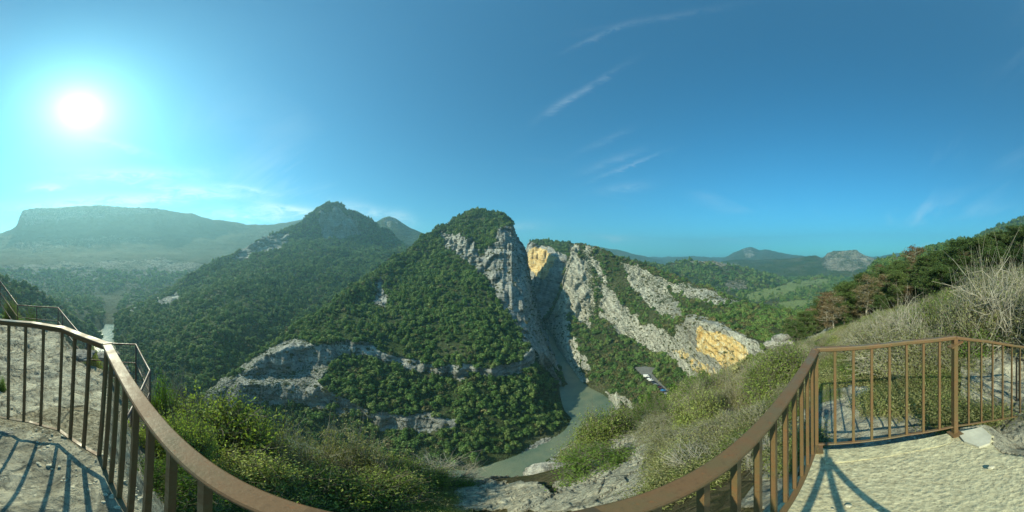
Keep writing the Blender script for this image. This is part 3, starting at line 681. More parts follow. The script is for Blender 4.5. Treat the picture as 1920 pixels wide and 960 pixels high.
# ------------------------------------------------------------------ near ground
RAIL_TOP = [(-1.50, -1.9, -.46), (-1.445, -1.5, -.465), (-1.431, -.947, -.47), (-1.476, -.494, -.479), (-1.229, -.168, -.476), (-.211, .168, -.50), (.2075, .306, -.545), (1.446, .434, -.618), (1.67, -.504, -.61), (1.93, -1.28, -.92), (2.25, -2.2, -1.2)]
rail_top_px = [pt(-70, 596, 1.86), pt(0, 601, 1.716), pt(60, 606, 1.62), pt(117, 615, 1.556), pt(200, 646, 1.24), pt(560, 966, .272), (-.03, .239, -.548), pt(1130, 964, .32), pt(1530, 655, 1.51), pt(1600, 652, 1.54), pt(1700, 642, 1.62), pt(1790, 633, 1.744), pt(1850, 640, 1.93), pt(1920, 651, 2.32), pt(1985, 660, 2.75)]
rail_bot_px = [pt(-70, 766, 1.86), pt(0, 782, 1.716), pt(55, 791, 1.62), pt(110, 806, 1.556), pt(186, 854, 1.24), None, (-.03, .239, -1.46), None, pt(1531, 833, 1.51), pt(1600, 829, 1.54), pt(1700, 815, 1.63), pt(1790, 799, 1.744), pt(1850, 790, 1.93), pt(1920, 778, 2.32), pt(1985, 768, 2.75)]
STEP = [onz(x, y, -1.62)[:2] for x, y in ((1796, 806), (1842, 800), (1861, 820), (1860, 838), (1880, 850), (1920, 858), (1985, 862))]
plat = [(p[0], p[1]) for p in rail_top_px[:12]]
plat = [(-1.62, -6)] + [(-1.55, -1.9)] + plat + STEP + [(1.5, -2.6), (1.5, -6)]
def platz(x, y): return -1.535 - 0.052 * x

prof_r = np.array([0, 0.5, 1.2, 2, 3, 5, 8, 14, 25, 45, 70, 112])
prof = {
 -420: [-1.5, -1.5, -1.5, -1.5, -1.5, -1.5, -1.4, -1, 0, 2, 4, 8],
 -100: [-1.5, -1.5, -1.5, -1.5, -1.65, -1.9, -1.5, -1.2, -3, -14, -40, -100],
 0:    [-1.5, -1.5, -1.5, -1.56, -1.85, -2.3, -2.7, -4.2, -12, -36, -70, -130],
 110:  [-1.5, -1.5, -1.5, -1.6, -1.9, -2.4, -2.75, -9, -26, -60, -95, -143],
 200:  [-1.5, -1.5, -1.5, -1.75, -2.15, -2.8, -6, -15, -32, -66, -100, -143],
 280:  [-1.5, -1.6, -2.1, -2.6, -3.0, -4.8, -8.5, -18, -38, -76, -118, -143],
 400:  [-1.5, -1.7, -2.9, -3.4, -4.1, -6.0, -10, -21, -43, -84, -130, -143],
 600:  [-1.5, -2.0, -3.4, -4.4, -5.4, -7.6, -13, -26, -50, -92, -135, -143],
 900:  [-1.5, -2.2, -3.4, -4.6, -5.3, -6.9, -14, -28, -56, -98, -134, -143],
 1000: [-1.5, -2.2, -3.3, -4.1, -4.8, -6.5, -12, -26, -52, -96, -134, -144],
 1100: [-1.5, -2.2, -3.0, -3.7, -4.3, -5.8, -9.2, -18, -38, -76, -126, -143],
 1200: [-1.5, -2.0, -2.7, -3.2, -3.8, -5.0, -7.5, -12.5, -21, -35, -62, -120],
 1300: [-1.5, -1.9, -2.4, -2.8, -3.3, -4.4, -6.2, -10, -16.5, -29, -45.5, -85],
 1400: [-1.5, -1.8, -2.2, -2.5, -2.9, -3.7, -5.2, -8.2, -13.5, -24, -38, -72],
 1500: [-1.6, -1.7, -2.0, -2.25, -2.45, -2.9, -3.8, -5.8, -9.6, -16.2, -24.5, -43],
 1560: [-1.6, -1.7, -1.8, -2.05, -2.2, -2.5, -3.2, -4.8, -8, -13.5, -19.5, -33],
 1700: [-1.6, -1.6, -1.7, -1.95, -2.05, -2.2, -2.5, -3.3, -5, -7.8, -10, -13],
 1920: [-1.6, -1.6, -1.7, -1.8, -1.95, -2.0, -2.05, -2.1, -2.2, -2.0, -1.2, -1],
 2100: [-1.6, -1.6, -1.6, -1.7, -1.7, -1.6, -1.5, -1.2, -.5, 1, 2, 5],
}
kx = np.array(sorted(prof)); pz = np.array([prof[k] for k in kx], float)
kx2 = np.concatenate([kx, [kx[0] + 360 * PPD]]); pz2 = np.concatenate([pz, pz[:1]])
def gz0(X, Y):
    X = np.atleast_1d(np.asarray(X, float)); Y = np.atleast_1d(np.asarray(Y, float))
    r = np.hypot(X, Y); x = np.degrees(np.arctan2(X, Y)) * PPD + 960
    x = np.where(x < kx[0], x + 360 * PPD, x)
    rs = np.sqrt(r); pr = np.sqrt(prof_r)
    j = np.clip(np.searchsorted(prof_r, r, 'right') - 1, 0, len(prof_r) - 2)
    t = np.clip((rs - pr[j]) / (pr[j+1] - pr[j]), 0, 1)
    cols = np.array([np.interp(x, kx2, pz2[:, q]) for q in range(len(prof_r))])
    i = np.arange(len(r)); z = cols[j, i] * (1 - t) + cols[j+1, i] * t
    ins = inpoly(X, Y, plat); d = polydist(X, Y, plat)
    s = np.where(ins, 1.0, np.clip(1 - (d - 0.03) / 0.16, 0, 1)); s = s * s * (3 - 2 * s)
    zp = platz(X, Y) - 0.004
    return z * (1 - s) + zp * s, s, ins, d

def near_sheet():
    naz = 1500
    az = np.linspace(-math.pi, math.pi, naz, endpoint=False)
    rads = np.concatenate([np.geomspace(0.25, 12, 260), np.geomspace(12, 112, 120)[1:]])
    nr = len(rads); A, R = np.meshgrid(az, rads); X = (np.sin(A) * R).ravel(); Y = (np.cos(A) * R).ravel()
    z, s, ins, d = gz0(X, Y); r = R.ravel()
    V = np.stack([X, Y, z], -1)
    px = np.degrees(np.arctan2(X, Y)) * PPD + 960
    rock = np.zeros(len(V)); grav = np.zeros(len(V))
    py = HZ - np.degrees(np.arctan2(z, r)) * PPD
    wob = fbm(V, 0.5, 3, 5) * 8
    def reg(poly): return inpoly(px + wob, py + wob, poly)
    rock[(px < 330) & (r < 9.5)] = 0.8
    grav[reg([(60, 800), (120, 812), (190, 858), (180, 900), (110, 850), (40, 830)])] = 0.9
    grav[reg([(-200, 785), (60, 780), (140, 770), (210, 790), (190, 850), (120, 820), (80, 835), (20, 815), (-200, 812)])] = 0.9
    rock[reg([(850, 960), (850, 900), (1000, 905), (1030, 920), (1100, 880), (1230, 860), (1260, 900), (1200, 960)])] = 0.95
    rock[reg([(1160, 820), (1240, 810), (1260, 850), (1180, 870)])] = 0.8
    rock[reg([(1520, 730), (1640, 740), (1780, 780), (1790, 830), (1500, 860), (1470, 960), (1380, 960), (1470, 820)])] = 0.75
    rock[(px > 1800) & (px < 2100) & (r < 4.5) & ~ins] = 0.9
    rock[ins & (X < -.2)] = 0.9; grav[ins & (X < -.2)] = 0.35
    rock = np.maximum(rock, np.clip(fbm(V, 6, 3, 77) * 0.9, 0, 1) * (r > 6) * 0.6)
    # relief: blocky ledges where rock shows
    blk = ridged(V * np.array([1, 1, 1.4]), 0.9, 5, 61); blk2 = ridged(V, 3.0, 4, 71)
    q = np.floor((blk2 + fbm(V, 1.4, 3, 81) * .5) * 3) / 3
    amp = np.clip(r / 4, 0.4, 3.0)
    crk = np.abs(vnoise(V * np.array([1.6, 1.6, 1.6]) + fbm(V, .5, 3, 97)[:, None] * .5, 95)); crk = -np.clip(1 - crk / .10, 0, 1) * .07
    dz = rock * (1 - s) * (blk * 0.085 + (q) * 0.15 + crk) * amp + (1 - s) * fbm(V, 1.5, 4, 91) * 0.06 * amp
    inz = ins & (X < -.1)
    rel = (ridged(V, 0.5, 4, 63) * 0.034 + fbm(V, .14, 4, 64) * 0.016 + 0.012) * np.clip(d / 0.25, 0.15, 1)
    dz = np.where(inz, rel, dz)
    V[:, 2] += dz
    V[ins & (X > 0.0), 2] -= 0.05
    idx = np.arange(nr * naz).reshape(nr, naz); nx = np.roll(idx, -1, 1)
    F = np.stack([idx[:-1], nx[:-1], nx[1:], idx[1:]], -1).reshape(-1, 4)[:, ::-1]
    # cap
    V = np.concatenate([V, [[0, 0, V[:naz, 2].mean()]]])
    cap = np.stack([np.full(naz, len(V) - 1), nx[0], idx[0]], -1)[:, ::-1]
    rock = np.append(rock, .8); grav = np.append(grav, 0)
    me = mesh_np('hillside_ground', V, [F, cap], MT['near'], True, {'rock': rock, 'gravel': grav})
    tag(link('hillside_ground', me), kind='structure')
near_sheet()
def gz(x, y): return float(gz0(x, y)[0][0])

# concrete platform: right part of the lookout floor
def platform():
    pts = [(-0.05, .26), (.12, .335), (1.475, .475), (1.52, .2), (1.70, -.48)] + STEP + [(1.5, -2.6), (1.5, -4.5), (-.4, -4.5), (-.35, -1.5)]
    xs = np.arange(-0.6, 3.1, 0.03); ys = np.arange(-4.6, .6, 0.03); X, Y = np.meshgrid(xs, ys); X, Y = X.ravel(), Y.ravel()
    Vv = np.stack([X, Y, platz(X, Y)], -1); Vv[:, 2] += fbm(Vv, .35, 4, 12) * 0.006 + 0.012
    ins = inpoly(X, Y, pts); d = polydist(X, Y, pts)
    rag = fbm(Vv, .12, 3, 14) * 0.015
    keep = ins | (d < 0.02)
    Vv[:, 2] -= np.clip((0.03 + rag - d) / 0.03, 0, 1) * 0.02
    nx_, ny_ = len(xs), len(ys); idx = np.arange(nx_ * ny_).reshape(ny_, nx_)
    F = np.stack([idx[:-1, :-1], idx[:-1, 1:], idx[1:, 1:], idx[1:, :-1]], -1).reshape(-1, 4); F = F[keep[F].all(1)]
    # skirt
    from collections import Counter
    e = Counter(); dire = {}
    for f in F:
        for a, b in ((f[0], f[1]), (f[1], f[2]), (f[2], f[3]), (f[3], f[0])):
            k = (min(a, b), max(a, b)); e[k] += 1; dire[k] = (a, b)
    nV = len(Vv); low = Vv.copy(); low[:, 2] -= 0.32
    V3 = np.concatenate([Vv, low]); sk = [(dire[k][1], dire[k][0], dire[k][0] + nV, dire[k][1] + nV) for k, c in e.items() if c == 1]
    Fall = np.concatenate([F, np.array(sk)]); used = np.unique(Fall); mp = np.full(len(V3), -1); mp[used] = np.arange(len(used))
    me = mesh_np('viewing_platform', V3[used], mp[Fall], MT['concrete'], True)
    tag(link('viewing_platform', me), kind='structure')
platform()

# smoother strip of cement along the edge of the platform
es = [onz(x, y, -1.612)[:2] for x, y in ((1534, 846), (1600, 843), (1700, 829), (1785, 812))]; ei = [onz(x, y, -1.612)[:2] for x, y in ((1548, 873), (1610, 866), (1700, 851), (1782, 833))]
ES = MB(); ne = len(es)
fine_o = [tuple(np.array(es[i]) * (1 - t) + np.array(es[i+1]) * t) for i in range(ne - 1) for t in (0, .25, .5, .75)] + [es[-1]]; fine_i = [tuple(np.array(ei[i]) * (1 - t) + np.array(ei[i+1]) * t) for i in range(ne - 1) for t in (0, .25, .5, .75)] + [ei[-1]]
ring = fine_o + fine_i[::-1]
ES.V = [(x, y, platz(x, y) + .022) for x, y in ring] + [(x, y, platz(x, y) - .1) for x, y in ring]; nn = len(ring); h_ = len(fine_o)
for i in range(h_ - 1): ES.F.append([i, nn - 1 - i, nn - 2 - i, i + 1])
for i in range(nn): ES.F.append([i, (i + 1) % nn, nn + (i + 1) % nn, nn + i])
tag(ES.build('platform_edge', mat_simple('smooth_cement', (0.44, 0.41, 0.26), .9, nscale=16, namt=.28, bumpd=.03)), kind='structure')

# road far below
rd = MB(); n_ = len(road_pl); rd.V = [(x, y, RZ + 0.05) for x, y in road_pl]; rd.F = [list(range(n_))]
tag(rd.build('road', MT['asphalt']), kind='structure')

# ------------------------------------------------------------------ leaves, shrubs and trees
def quads(Cn_, size, aspect, rng, up=0.0, normal=None, nb=0.0):
    """one small diamond per centre; returns V, F"""
    n = len(Cn_); a = rng.normal(size=(n, 3)); b = rng.normal(size=(n, 3))
    if normal is not None: b = b * (1 - nb) + normal * nb * 1.8
    a[:, 2] *= 0.8; b[:, 2] += up
    b /= np.linalg.norm(b, axis=1)[:, None] + 1e-9
    a -= (a * b).sum(1)[:, None] * b; a /= np.linalg.norm(a, axis=1)[:, None] + 1e-9
    c = np.cross(a, b); s = np.asarray(size).reshape(-1, 1) * np.ones((n, 1))
    V = np.stack([Cn_ - a * s, Cn_ + c * s * aspect + b * s * .12, Cn_ + a * s, Cn_ - c * s * aspect + b * s * .12], 1).reshape(-1, 3)
    return V, np.arange(4 * n).reshape(-1, 4)
def tubes_np(A, B, r0, r1, mid=None):
    """three sided tapering tubes from A to B, with an optional middle point"""
    n = len(A); pts = [A, mid, B] if mid is not None else [A, B]; rad = [r0, (r0 + r1) / 2, r1] if mid is not None else [r0, r1]
    d = B - A; d /= np.linalg.norm(d, axis=1)[:, None] + 1e-9
    t = np.cross(d, np.array([0.31, 0.17, 0.93])); t /= np.linalg.norm(t, axis=1)[:, None] + 1e-9; u = np.cross(d, t)
    rings = []
    for p, r in zip(pts, rad):
        r = np.asarray(r).reshape(-1, 1) * np.ones((n, 1))
        for q in range(3):
            an = q * 2 * math.pi / 3; rings.append(p + (t * math.cos(an) + u * math.sin(an)) * r)
    V = np.stack(rings, 1).reshape(-1, 3); m = 3 * len(pts); base = (np.arange(n) * m)[:, None]
    F = []
    for k in range(len(pts) - 1):
        for q in range(3): F.append(base + np.array([[k*3 + q, k*3 + (q+1) % 3, k*3 + 3 + (q+1) % 3, k*3 + 3 + q]]))
    return V, np.concatenate(F)
def cat_vf(parts):
    V = []; F = []; o = 0
    for v, f in parts: V.append(v); F.append(f + o); o += len(v)
    return np.concatenate(V), np.concatenate(F)

def shrub_meshes(seed, nl, leaf, ntip, stem_r, dome=1.0, open_=0.35, asp=0.5, twigs=True, gap=0.4, spread=0.11):
    """unit shrub: radius 1, height about 1"""
    r = np.random.default_rng(seed)
    u = r.normal(size=(ntip * 3, 3)); u[:, 2] = np.abs(u[:, 2]) * 0.9 - 0.12; u /= np.linalg.norm(u, axis=1)[:, None]
    rad = 1 + 0.38 * fbm(u + seed, 0.55, 3, seed)
    keep = fbm(u * 1.0 + 5, 0.30, 2, seed + 3) > -gap; u = u[keep][:ntip]; rad = rad[keep][:ntip]
    depth = open_ + (1 - open_) * r.random(len(u)) ** 0.45
    tips = u * (rad * depth)[:, None] * np.array([0.92, 0.92, 0.95]); tips[:, 2] = tips[:, 2] * dome * 0.9 + 0.10
    # skeleton: main stems, then twigs from the stems
    nm = 14; ms = tips[r.choice(len(tips), nm, replace=False)] * 0.55; base = r.normal(size=(nm, 3)) * np.array([.07, .07, 0])
    ms[:, 2] = np.maximum(ms[:, 2], 0.12)
    A, F = [], []
    parts = [tubes_np(base, ms, stem_r, stem_r * .55, (base + ms) / 2 + r.normal(size=(nm, 3)) * .04)]
    near = np.argmin(((tips[:, None] - ms[None]) ** 2).sum(-1), 1); st = ms[near]
    if twigs:
        mid = (st + tips) / 2 + r.normal(size=tips.shape) * 0.06
        parts.append(tubes_np(st, tips, stem_r * .38, stem_r * .12, mid))
        k = 3; tt = np.repeat(tips, k, 0); mm = np.repeat(mid, k, 0); e = tt + r.normal(size=tt.shape) * spread * 1.5
        s0 = mm + (tt - mm) * r.random((len(tt), 1)); parts.append(tubes_np(s0, e, stem_r * .13, stem_r * .05))
    SV, SF = cat_vf(parts)
    per = max(1, nl // len(tips)); c = np.repeat(tips, per, 0); uu = np.repeat(u, per, 0)
    t = r.random((len(c), 1)) ** 0.7 * 0.4; c = c * (1 - t) + np.repeat(st, per, 0) * t * 1.0 + r.normal(size=c.shape) * spread * np.array([1, 1, .7])
    c[:, 2] = np.maximum(c[:, 2], 0.01)
    LV, LF = quads(c, leaf * (0.6 + 0.8 * r.random(len(c))), asp, r, up=.35, normal=uu, nb=.35)
    return (SV, SF), (LV, LF)

def crown_mesh(seed, n, flat=1.0, leaf=0.15):
    r = np.random.default_rng(seed); nl = 15
    lc = r.normal(size=(nl, 3)); lc /= np.linalg.norm(lc, axis=1)[:, None]; lc *= (0.35 + 0.55 * r.random((nl, 1))); lc[:, 2] = np.abs(lc[:, 2]) * 1.15 + 0.2
    lc = np.concatenate([lc, [[0, 0, .75]]]); lr = 0.20 + 0.22 * r.random(len(lc))
    k = r.integers(0, len(lc), n); u = r.normal(size=(n, 3)); u[:, 2] += .25; u /= np.linalg.norm(u, axis=1)[:, None]
    c = lc[k] + u * lr[k][:, None] * (0.75 + 0.35 * r.random((n, 1))); c[:, 2] = np.maximum(c[:, 2], 0.02) * flat
    return quads(c, leaf * (0.6 + 0.8 * r.random(n)), 0.75, r, up=.0, normal=u, nb=.82)

def pine_meshes(seed, nclump, per, h=1.0, dead=False):
    """unit pine: height 1, crown radius about 0.3"""
    r = np.random.default_rng(seed)
    n = 9; P = [np.array([0., 0, 0])]
    for q in range(n): P.append(P[-1] + np.array([r.normal() * .012, r.normal() * .012, 0.97 / n]))
    P = np.array(P); TV, TF = cat_vf([tubes_np(P[:-1], P[1:], 0.020 * (1 - np.arange(n) / (n + 1)), 0.020 * (1 - (np.arange(n) + 1) / (n + 1)))])
    nb = 46; hz_ = 0.16 + 0.8 * r.random(nb) ** 0.85; an = r.random(nb) * 6.283
    ln = 0.36 * (1.05 - hz_) ** 0.55 * (0.55 + 0.6 * r.random(nb)); ln *= np.clip((hz_ - 0.05) * 4, 0.3, 1)
    A = np.stack([np.interp(hz_, P[:, 2], P[:, 0]), np.interp(hz_, P[:, 2], P[:, 1]), hz_], 1)
    B = A + np.stack([np.cos(an) * ln, np.sin(an) * ln, ln * (0.12 + 0.35 * r.random(nb))], 1)
    M = (A + B) / 2 + np.array([0, 0, -.012]) + r.normal(size=A.shape) * .012
    parts = [tubes_np(A, B, 0.0065, 0.002, M)]
    k = 5; ii = np.repeat(np.arange(nb), k); t = 0.35 + 0.65 * r.random(len(ii)); s0 = A[ii] + (B - A)[ii] * t[:, None]
    e = s0 + r.normal(size=s0.shape) * np.array([.05, .05, .025]) + (B - A)[ii] * 0.15 * r.random((len(ii), 1)); parts.append(tubes_np(s0, e, .002, .0008))
    BV, BF = cat_vf([(TV, TF)] + parts)
    tips = np.concatenate([e, B]); c0 = tips[r.integers(0, len(tips), nclump)] + r.normal(size=(nclump, 3)) * np.array([.022, .022, .012])
    c = np.repeat(c0, per, 0) + r.normal(size=(nclump * per, 3)) * 0.013
    NV, NF = quads(c, 0.017 * (0.6 + .8 * r.random(len(c))), 0.22 if not dead else .2, r, up=.1)
    return (BV, BF), (NV, NF)

M_bark = mat_simple('grey_bark', (0.16, 0.14, 0.11), 0.9, nscale=8, namt=0.35)
M_dry = mat_simple('bleached_twigs', (0.30, 0.28, 0.22), 0.9, nscale=6, namt=0.3)
M_leafg = mat_leaf('box_leaves', (0.08, 0.12, 0.028), (0.21, 0.26, 0.07), (0.42, 0.44, 0.17), 0.35, 0.45, 1.2)
M_leafb = mat_leaf('bright_leaves', (0.05, 0.095, 0.015), (0.10, 0.18, 0.025), (0.20, 0.28, 0.06), 0.35, 0.45, 1.2)
M_leafd = mat_leaf('grey_olive_leaves', (0.11, 0.12, 0.05), (0.21, 0.215, 0.095), (0.37, 0.35, 0.18), 0.35, 0.35, 1.0)
M_pine = mat_leaf('pine_needles', (0.03, 0.06, 0.015), (0.06, 0.10, 0.025), (0.10, 0.14, 0.04), 0.5, 0.12, 0.5)
M_brown = mat_leaf('brown_needles', (0.10, 0.065, 0.03), (0.15, 0.105, 0.05), (0.15, 0.14, 0.07), 0.5, 0.12, 0.5)
M_crown = mat_leaf('slope_foliage', (0.022, 0.048, 0.012), (0.10, 0.185, 0.042), (0.20, 0.25, 0.08), 0.62, 0.28, 0.035)
M_crown2 = mat_leaf('scrub_foliage', (0.05, 0.062, 0.02), (0.095, 0.105, 0.035), (0.15, 0.135, 0.055), 0.75, 0.12, 0.05)

ME = {}
def twin(key, stem, leaf, ms, ml):
    ME[key] = (mesh_np(key + '_stems', stem[0], stem[1], ms), mesh_np(key + '_leaves', leaf[0], leaf[1], ml))
for q in range(3):
    a, b = shrub_meshes(100 + q, 24000, 0.023, 520, 0.022, gap=.55); twin('leafy%d' % q, a, b, M_bark, M_leafg)
    a, b = shrub_meshes(120 + q, 24000, 0.021, 640, 0.018, open_=.25, gap=.5, spread=.085, asp=.38); twin('dry%d' % q, a, b, M_dry, M_leafd)
a, b = shrub_meshes(140, 12000, 0.026, 400, 0.02, gap=.5); twin('bright0', a, b, M_bark, M_leafb)
a, b = shrub_meshes(141, 12000, 0.022, 380, 0.02, gap=.4, asp=.4); twin('bright1', a, b, M_bark, M_leafb)
a, b = shrub_meshes(150, 60, 0.02, 260, 0.022, gap=.35, spread=.10); ME['bare0'] = (mesh_np('bare_stems', a[0], a[1], M_dry), None)
for q in range(3):
    a, b = pine_meshes(160 + q, 1500, 7); twin('pine%d' % q, a, b, M_bark, M_pine)
for q in range(2):
    a, b = pine_meshes(170 + q, 800, 6, dead=True); twin('brownpine%d' % q, a, b, M_dry, M_brown)
for q in range(3):
    v, f = crown_mesh(180 + q, 520, (1.0, 1.25, 0.8)[q], .13); ME['crown%d' % q] = mesh_np('crown', v, f, M_crown)
v, f = crown_mesh(190, 300, .7, .17); ME['scrub'] = mesh_np('crown', v, f, M_crown2)
tb = MB().tube([(0, 0, -.5), (0.02, 0, .1), (0, 0.02, .7)], .07, 5, .03); ME['trunk'] = tb.build('trunk', M_bark).data
bpy.data.objects.remove(bpy.data.objects['trunk'])

for q in range(3):
    v, f = crown_mesh(210 + q, 1500, .9, .085); ls, _l = shrub_meshes(230 + q, 60, .02, 120, .02); ME['leafyfar%d' % q] = (mesh_np('leafyfar_stems', ls[0], ls[1], M_bark), mesh_np('leafyfar_leaves', v, f, M_leafg)); ME['brightfar%d' % q] = (ME['leafyfar%d' % q][0], mesh_np('brightfar_leaves', v, f, M_leafb))
    v, f = crown_mesh(220 + q, 1700, .85, .060); ls, _l = shrub_meshes(240 + q, 60, .02, 300, .024, spread=.1); ME['dryfar%d' % q] = (mesh_np('dryfar_stems', ls[0], ls[1], M_dry), mesh_np('dryfar_leaves', v, f, M_leafd))
PLANT = {'leafy': ('leafy_shrub', 'shrub', 'stems', 'foliage'), 'dry': ('grey_shrub', 'shrub', 'stems', 'foliage'), 'bright': ('bright_shrub', 'shrub', 'stems', 'foliage'),
         'bare': ('bare_bush', 'dead bush', 'stems', None), 'pine': ('pine_tree', 'pine', 'trunk', 'crown'), 'brownpine': ('browning_pine', 'pine', 'trunk', 'crown')}
def plant(kind, x, y, z, w, h, label, group=None, var=None, rz=None):
    nv = {'leafy': 3, 'dry': 3, 'bright': 2, 'bare': 1, 'pine': 3, 'brownpine': 2}[kind]
    var = random.randrange(nv) if var is None else var
    if kind in ('leafy', 'dry', 'bright') and math.hypot(x, y) > 20: return_key = kind + 'far'; var = random.randrange(3)
    else: return_key = kind
    nm, cat, a, b = PLANT[kind]; e = empty(nm, (x, y, z), random.uniform(0, 6.28) if rz is None else rz)
    tag(e, label, cat, group); m1, m2 = ME['%s%d' % (return_key, var)]
    e.scale = (w, w, h)
    link(a, m1, e)
    if m2 is not None: link(b, m2, e)
    return e
def shrub(kind, x, ytop, wpx, r, label, group=None, hmin=0.5, var=None):
    a, _ = azel(x, 0); X, Y = math.sin(a) * r, math.cos(a) * r; g = gz(X, Y) - 0.05
    h = max(hmin, pt(x, ytop, r)[2] - g)
    return plant(kind, X, Y, g, wpx / PPD * math.pi / 180 * math.hypot(r, g) / 2, h, label, group, var)

near = [
 ('leafy', 385, 742, 210, 4.0, 'broad green box shrub beyond the left handrail, tallest of its clump'),
 ('leafy', 318, 762, 130, 2.7, 'green shrub filling the gap behind the left balusters'),
 ('leafy', 455, 800, 140, 4.3, 'green shrub at the right end of the clump beyond the left handrail'),
 ('bright', 300, 872, 120, 1.75, 'low bright green bush seen through the left balusters'),
 ('bright', 375, 900, 110, 1.9, 'low bright green bush right under the left handrail'),
 ('leafy', 470, 868, 150, 2.7, 'dark green shrub in front of the tall box clump'),
 ('dry', 545, 812, 110, 3.7, 'upright grey shrub between the box clump and the pale thicket'),
 ('dry', 600, 826, 150, 4.1, 'pale grey-leaved shrub, left one of the thicket above the river'),
 ('dry', 668, 830, 140, 4.4, 'pale grey-leaved shrub, middle one of the thicket above the river'),
 ('leafy', 590, 888, 170, 2.9, 'leafy green shrub low at the bottom edge beside the handrail'),
 ('leafy', 700, 898, 140, 3.4, 'leafy green shrub low at the bottom edge left of the ledge'),
 ('leafy', 735, 858, 110, 4.6, 'round green shrub just left of the bleached dead bush'),
 ('leafy', 785, 880, 90, 4.4, 'green shrub at the foot of the bleached dead bush'),
 ('bright', 860, 915, 60, 4.4, 'small yellow-green bush beside the blue-shaded ledge'),
 ('bare', 830, 872, 120, 4.9, 'bleached leafless dead bush hanging over the river'),
 ('bare', 335, 690, 80, 5.5, 'thin bare branches sticking up beyond the lower path fence'),
 ('bright', 1135, 912, 130, 3.7, 'low bright green mat growing on the grey ledge'),
 ('leafy', 1105, 830, 90, 10, 'green bush directly above the big pale boulder'),
 ('leafy', 1150, 800, 110, 12, 'broad green bush hanging over the river bend'),
 ('dry', 1190, 832, 90, 9.5, 'dry tangled bush beside the shaded rock hollow'),
 ('leafy', 1205, 775, 100, 14, 'green bush above the dry tangle on the near slope'),
 ('dry', 1262, 800, 110, 8.5, 'grey bush right of the shaded rock hollow'),
 ('dry', 1255, 868, 110, 5.0, 'grey dry bush between the ledge and the right handrail'),
 ('bright', 1060, 868, 50, 11, 'small yellow-green bush above the boulder at the cliff edge'),
 ('bright', 60, 574, 44, 9.8, 'round dark bush behind the far wire fence panel'),
 ('leafy', 22, 552, 40, 11.2, 'dark bush behind the far end of the lower fence'),
 ('leafy', 176, 640, 40, 6.6, 'yellow-green bush hidden behind the middle fence panel'),
 ('bright', 305, 700, 46, 4.8, 'small bright bush just beyond the fence corner'),
 ('bright', 3, 742, 18, 2.7, 'tiny grass-green plant at the left edge among rocks'),
 ('dry', 1285, 822, 130, 3.4, 'dry grey bush just above the right handrail where it leaves the picture'),
 ('leafy', 1330, 842, 110, 2.9, 'dark green bush close above the right handrail, left of the grey ones'),
 ('dry', 1375, 796, 150, 3.1, 'large grey twiggy bush close above the right handrail'),
 ('bare', 1345, 880, 150, 2.3, 'tangle of bare pale twigs touching the right handrail'),
 ('dry', 1432, 768, 130, 3.2, 'grey twiggy bush above the steep part of the right handrail'),
 ('bright', 1400, 838, 80, 2.4, 'small fresh green bush among grey twigs above the right handrail'),
 ('bare', 1450, 830, 120, 2.2, 'bare pale twigs behind the first bars left of the railing corner'),
 ('leafy', 1470, 742, 90, 3.4, 'green bush just left of the railing corner'),
 ('dry', 1500, 712, 100, 4.0, 'pale grey bush directly outside the railing corner'),
 ('bare', 1700, 560, 160, 5.2, 'tall bare grey twiggy shrub behind the right panel'),
 ('bare', 1870, 470, 190, 5.0, 'tallest bare grey shrub at the right edge, rising above the thicket'),
 ('dry', 1655, 600, 150, 5.0, 'broad olive-grey shrub behind the middle of the right panel'),
 ('leafy', 1745, 572, 130, 5.6, 'tall green shrub rising behind the rust-brown post'),
 ('dry', 1825, 520, 170, 5.0, 'tall silvery shrub right of the rust-brown post'),
 ('bright', 1600, 726, 90, 4.2, 'bright green ground plant behind the right balusters'),
 ('bright', 1560, 742, 50, 3.2, 'small bright plant on the rocks outside the right railing corner'),
]
for k, x, yt, w, r, lab in near: shrub(k, x, yt, w, r, lab, hmin=.35)

# near slope on the right and the thickets behind the right railing
def sky_lim(x): return float(np.interp(x, [1130, 1450, 1500, 1540, 1600, 1650, 1690, 1750, 1800, 1850, 1900, 1990], [700, 650, 655, 645, 622, 600, 598, 572, 545, 512, 492, 462]))
def scatter_near(n, xr, rr_, kinds, hs, group, labels, mind=0.75, key=None):
    out = []; tries = 0
    while len(out) < n and tries < n * 40:
        tries += 1; x = random.uniform(*xr); r = math.exp(random.uniform(math.log(rr_[0]), math.log(rr_[1]))); a, _ = azel(x, 0)
        X, Y = math.sin(a) * r, math.cos(a) * r; h = random.uniform(*hs) * (1 + .012 * r); w = h * random.uniform(.5, .72)
        h = min(h, (pt(x, sky_lim(x), r)[2] - gz(X, Y)) + r * random.uniform(-.14, .05)); w = min(w, h * .9)
        if h < .4: continue
        if any(math.hypot(X - p[0], Y - p[1]) < mind * (w + p[2]) * (1 if r > 4 else .8) for p in out): continue
        if key and not key(x, r): continue
        kind = random.choices([k for k, _ in kinds], [q for _, q in kinds])[0]
        out.append((X, Y, w)); plant(kind, X, Y, gz(X, Y) - .06, w, h, labels[kind], group + (' (%s)' % kind if False else ''))
    return out
def open_rock(x, r):
    y = HZ - math.degrees(math.atan2(gz(*[math.sin(azel(x, 0)[0]) * r, math.cos(azel(x, 0)[0]) * r]), r)) * PPD
    if 1160 < x < 1250 and 800 < y < 880: return False
    if x < 1260 and y > 850: return False
    return True
scatter_near(170, (1110, 1330), (8, 95), [('leafy', 5), ('dry', 1.6), ('bright', 4)], (1.3, 2.4), 'bushes on the near slope above the river',
    {'leafy': 'green bush on the steep slope between ledge and car park', 'dry': 'grey bush on the steep slope between ledge and car park', 'bright': 'bright green bush on the steep slope between ledge and car park'}, key=open_rock)
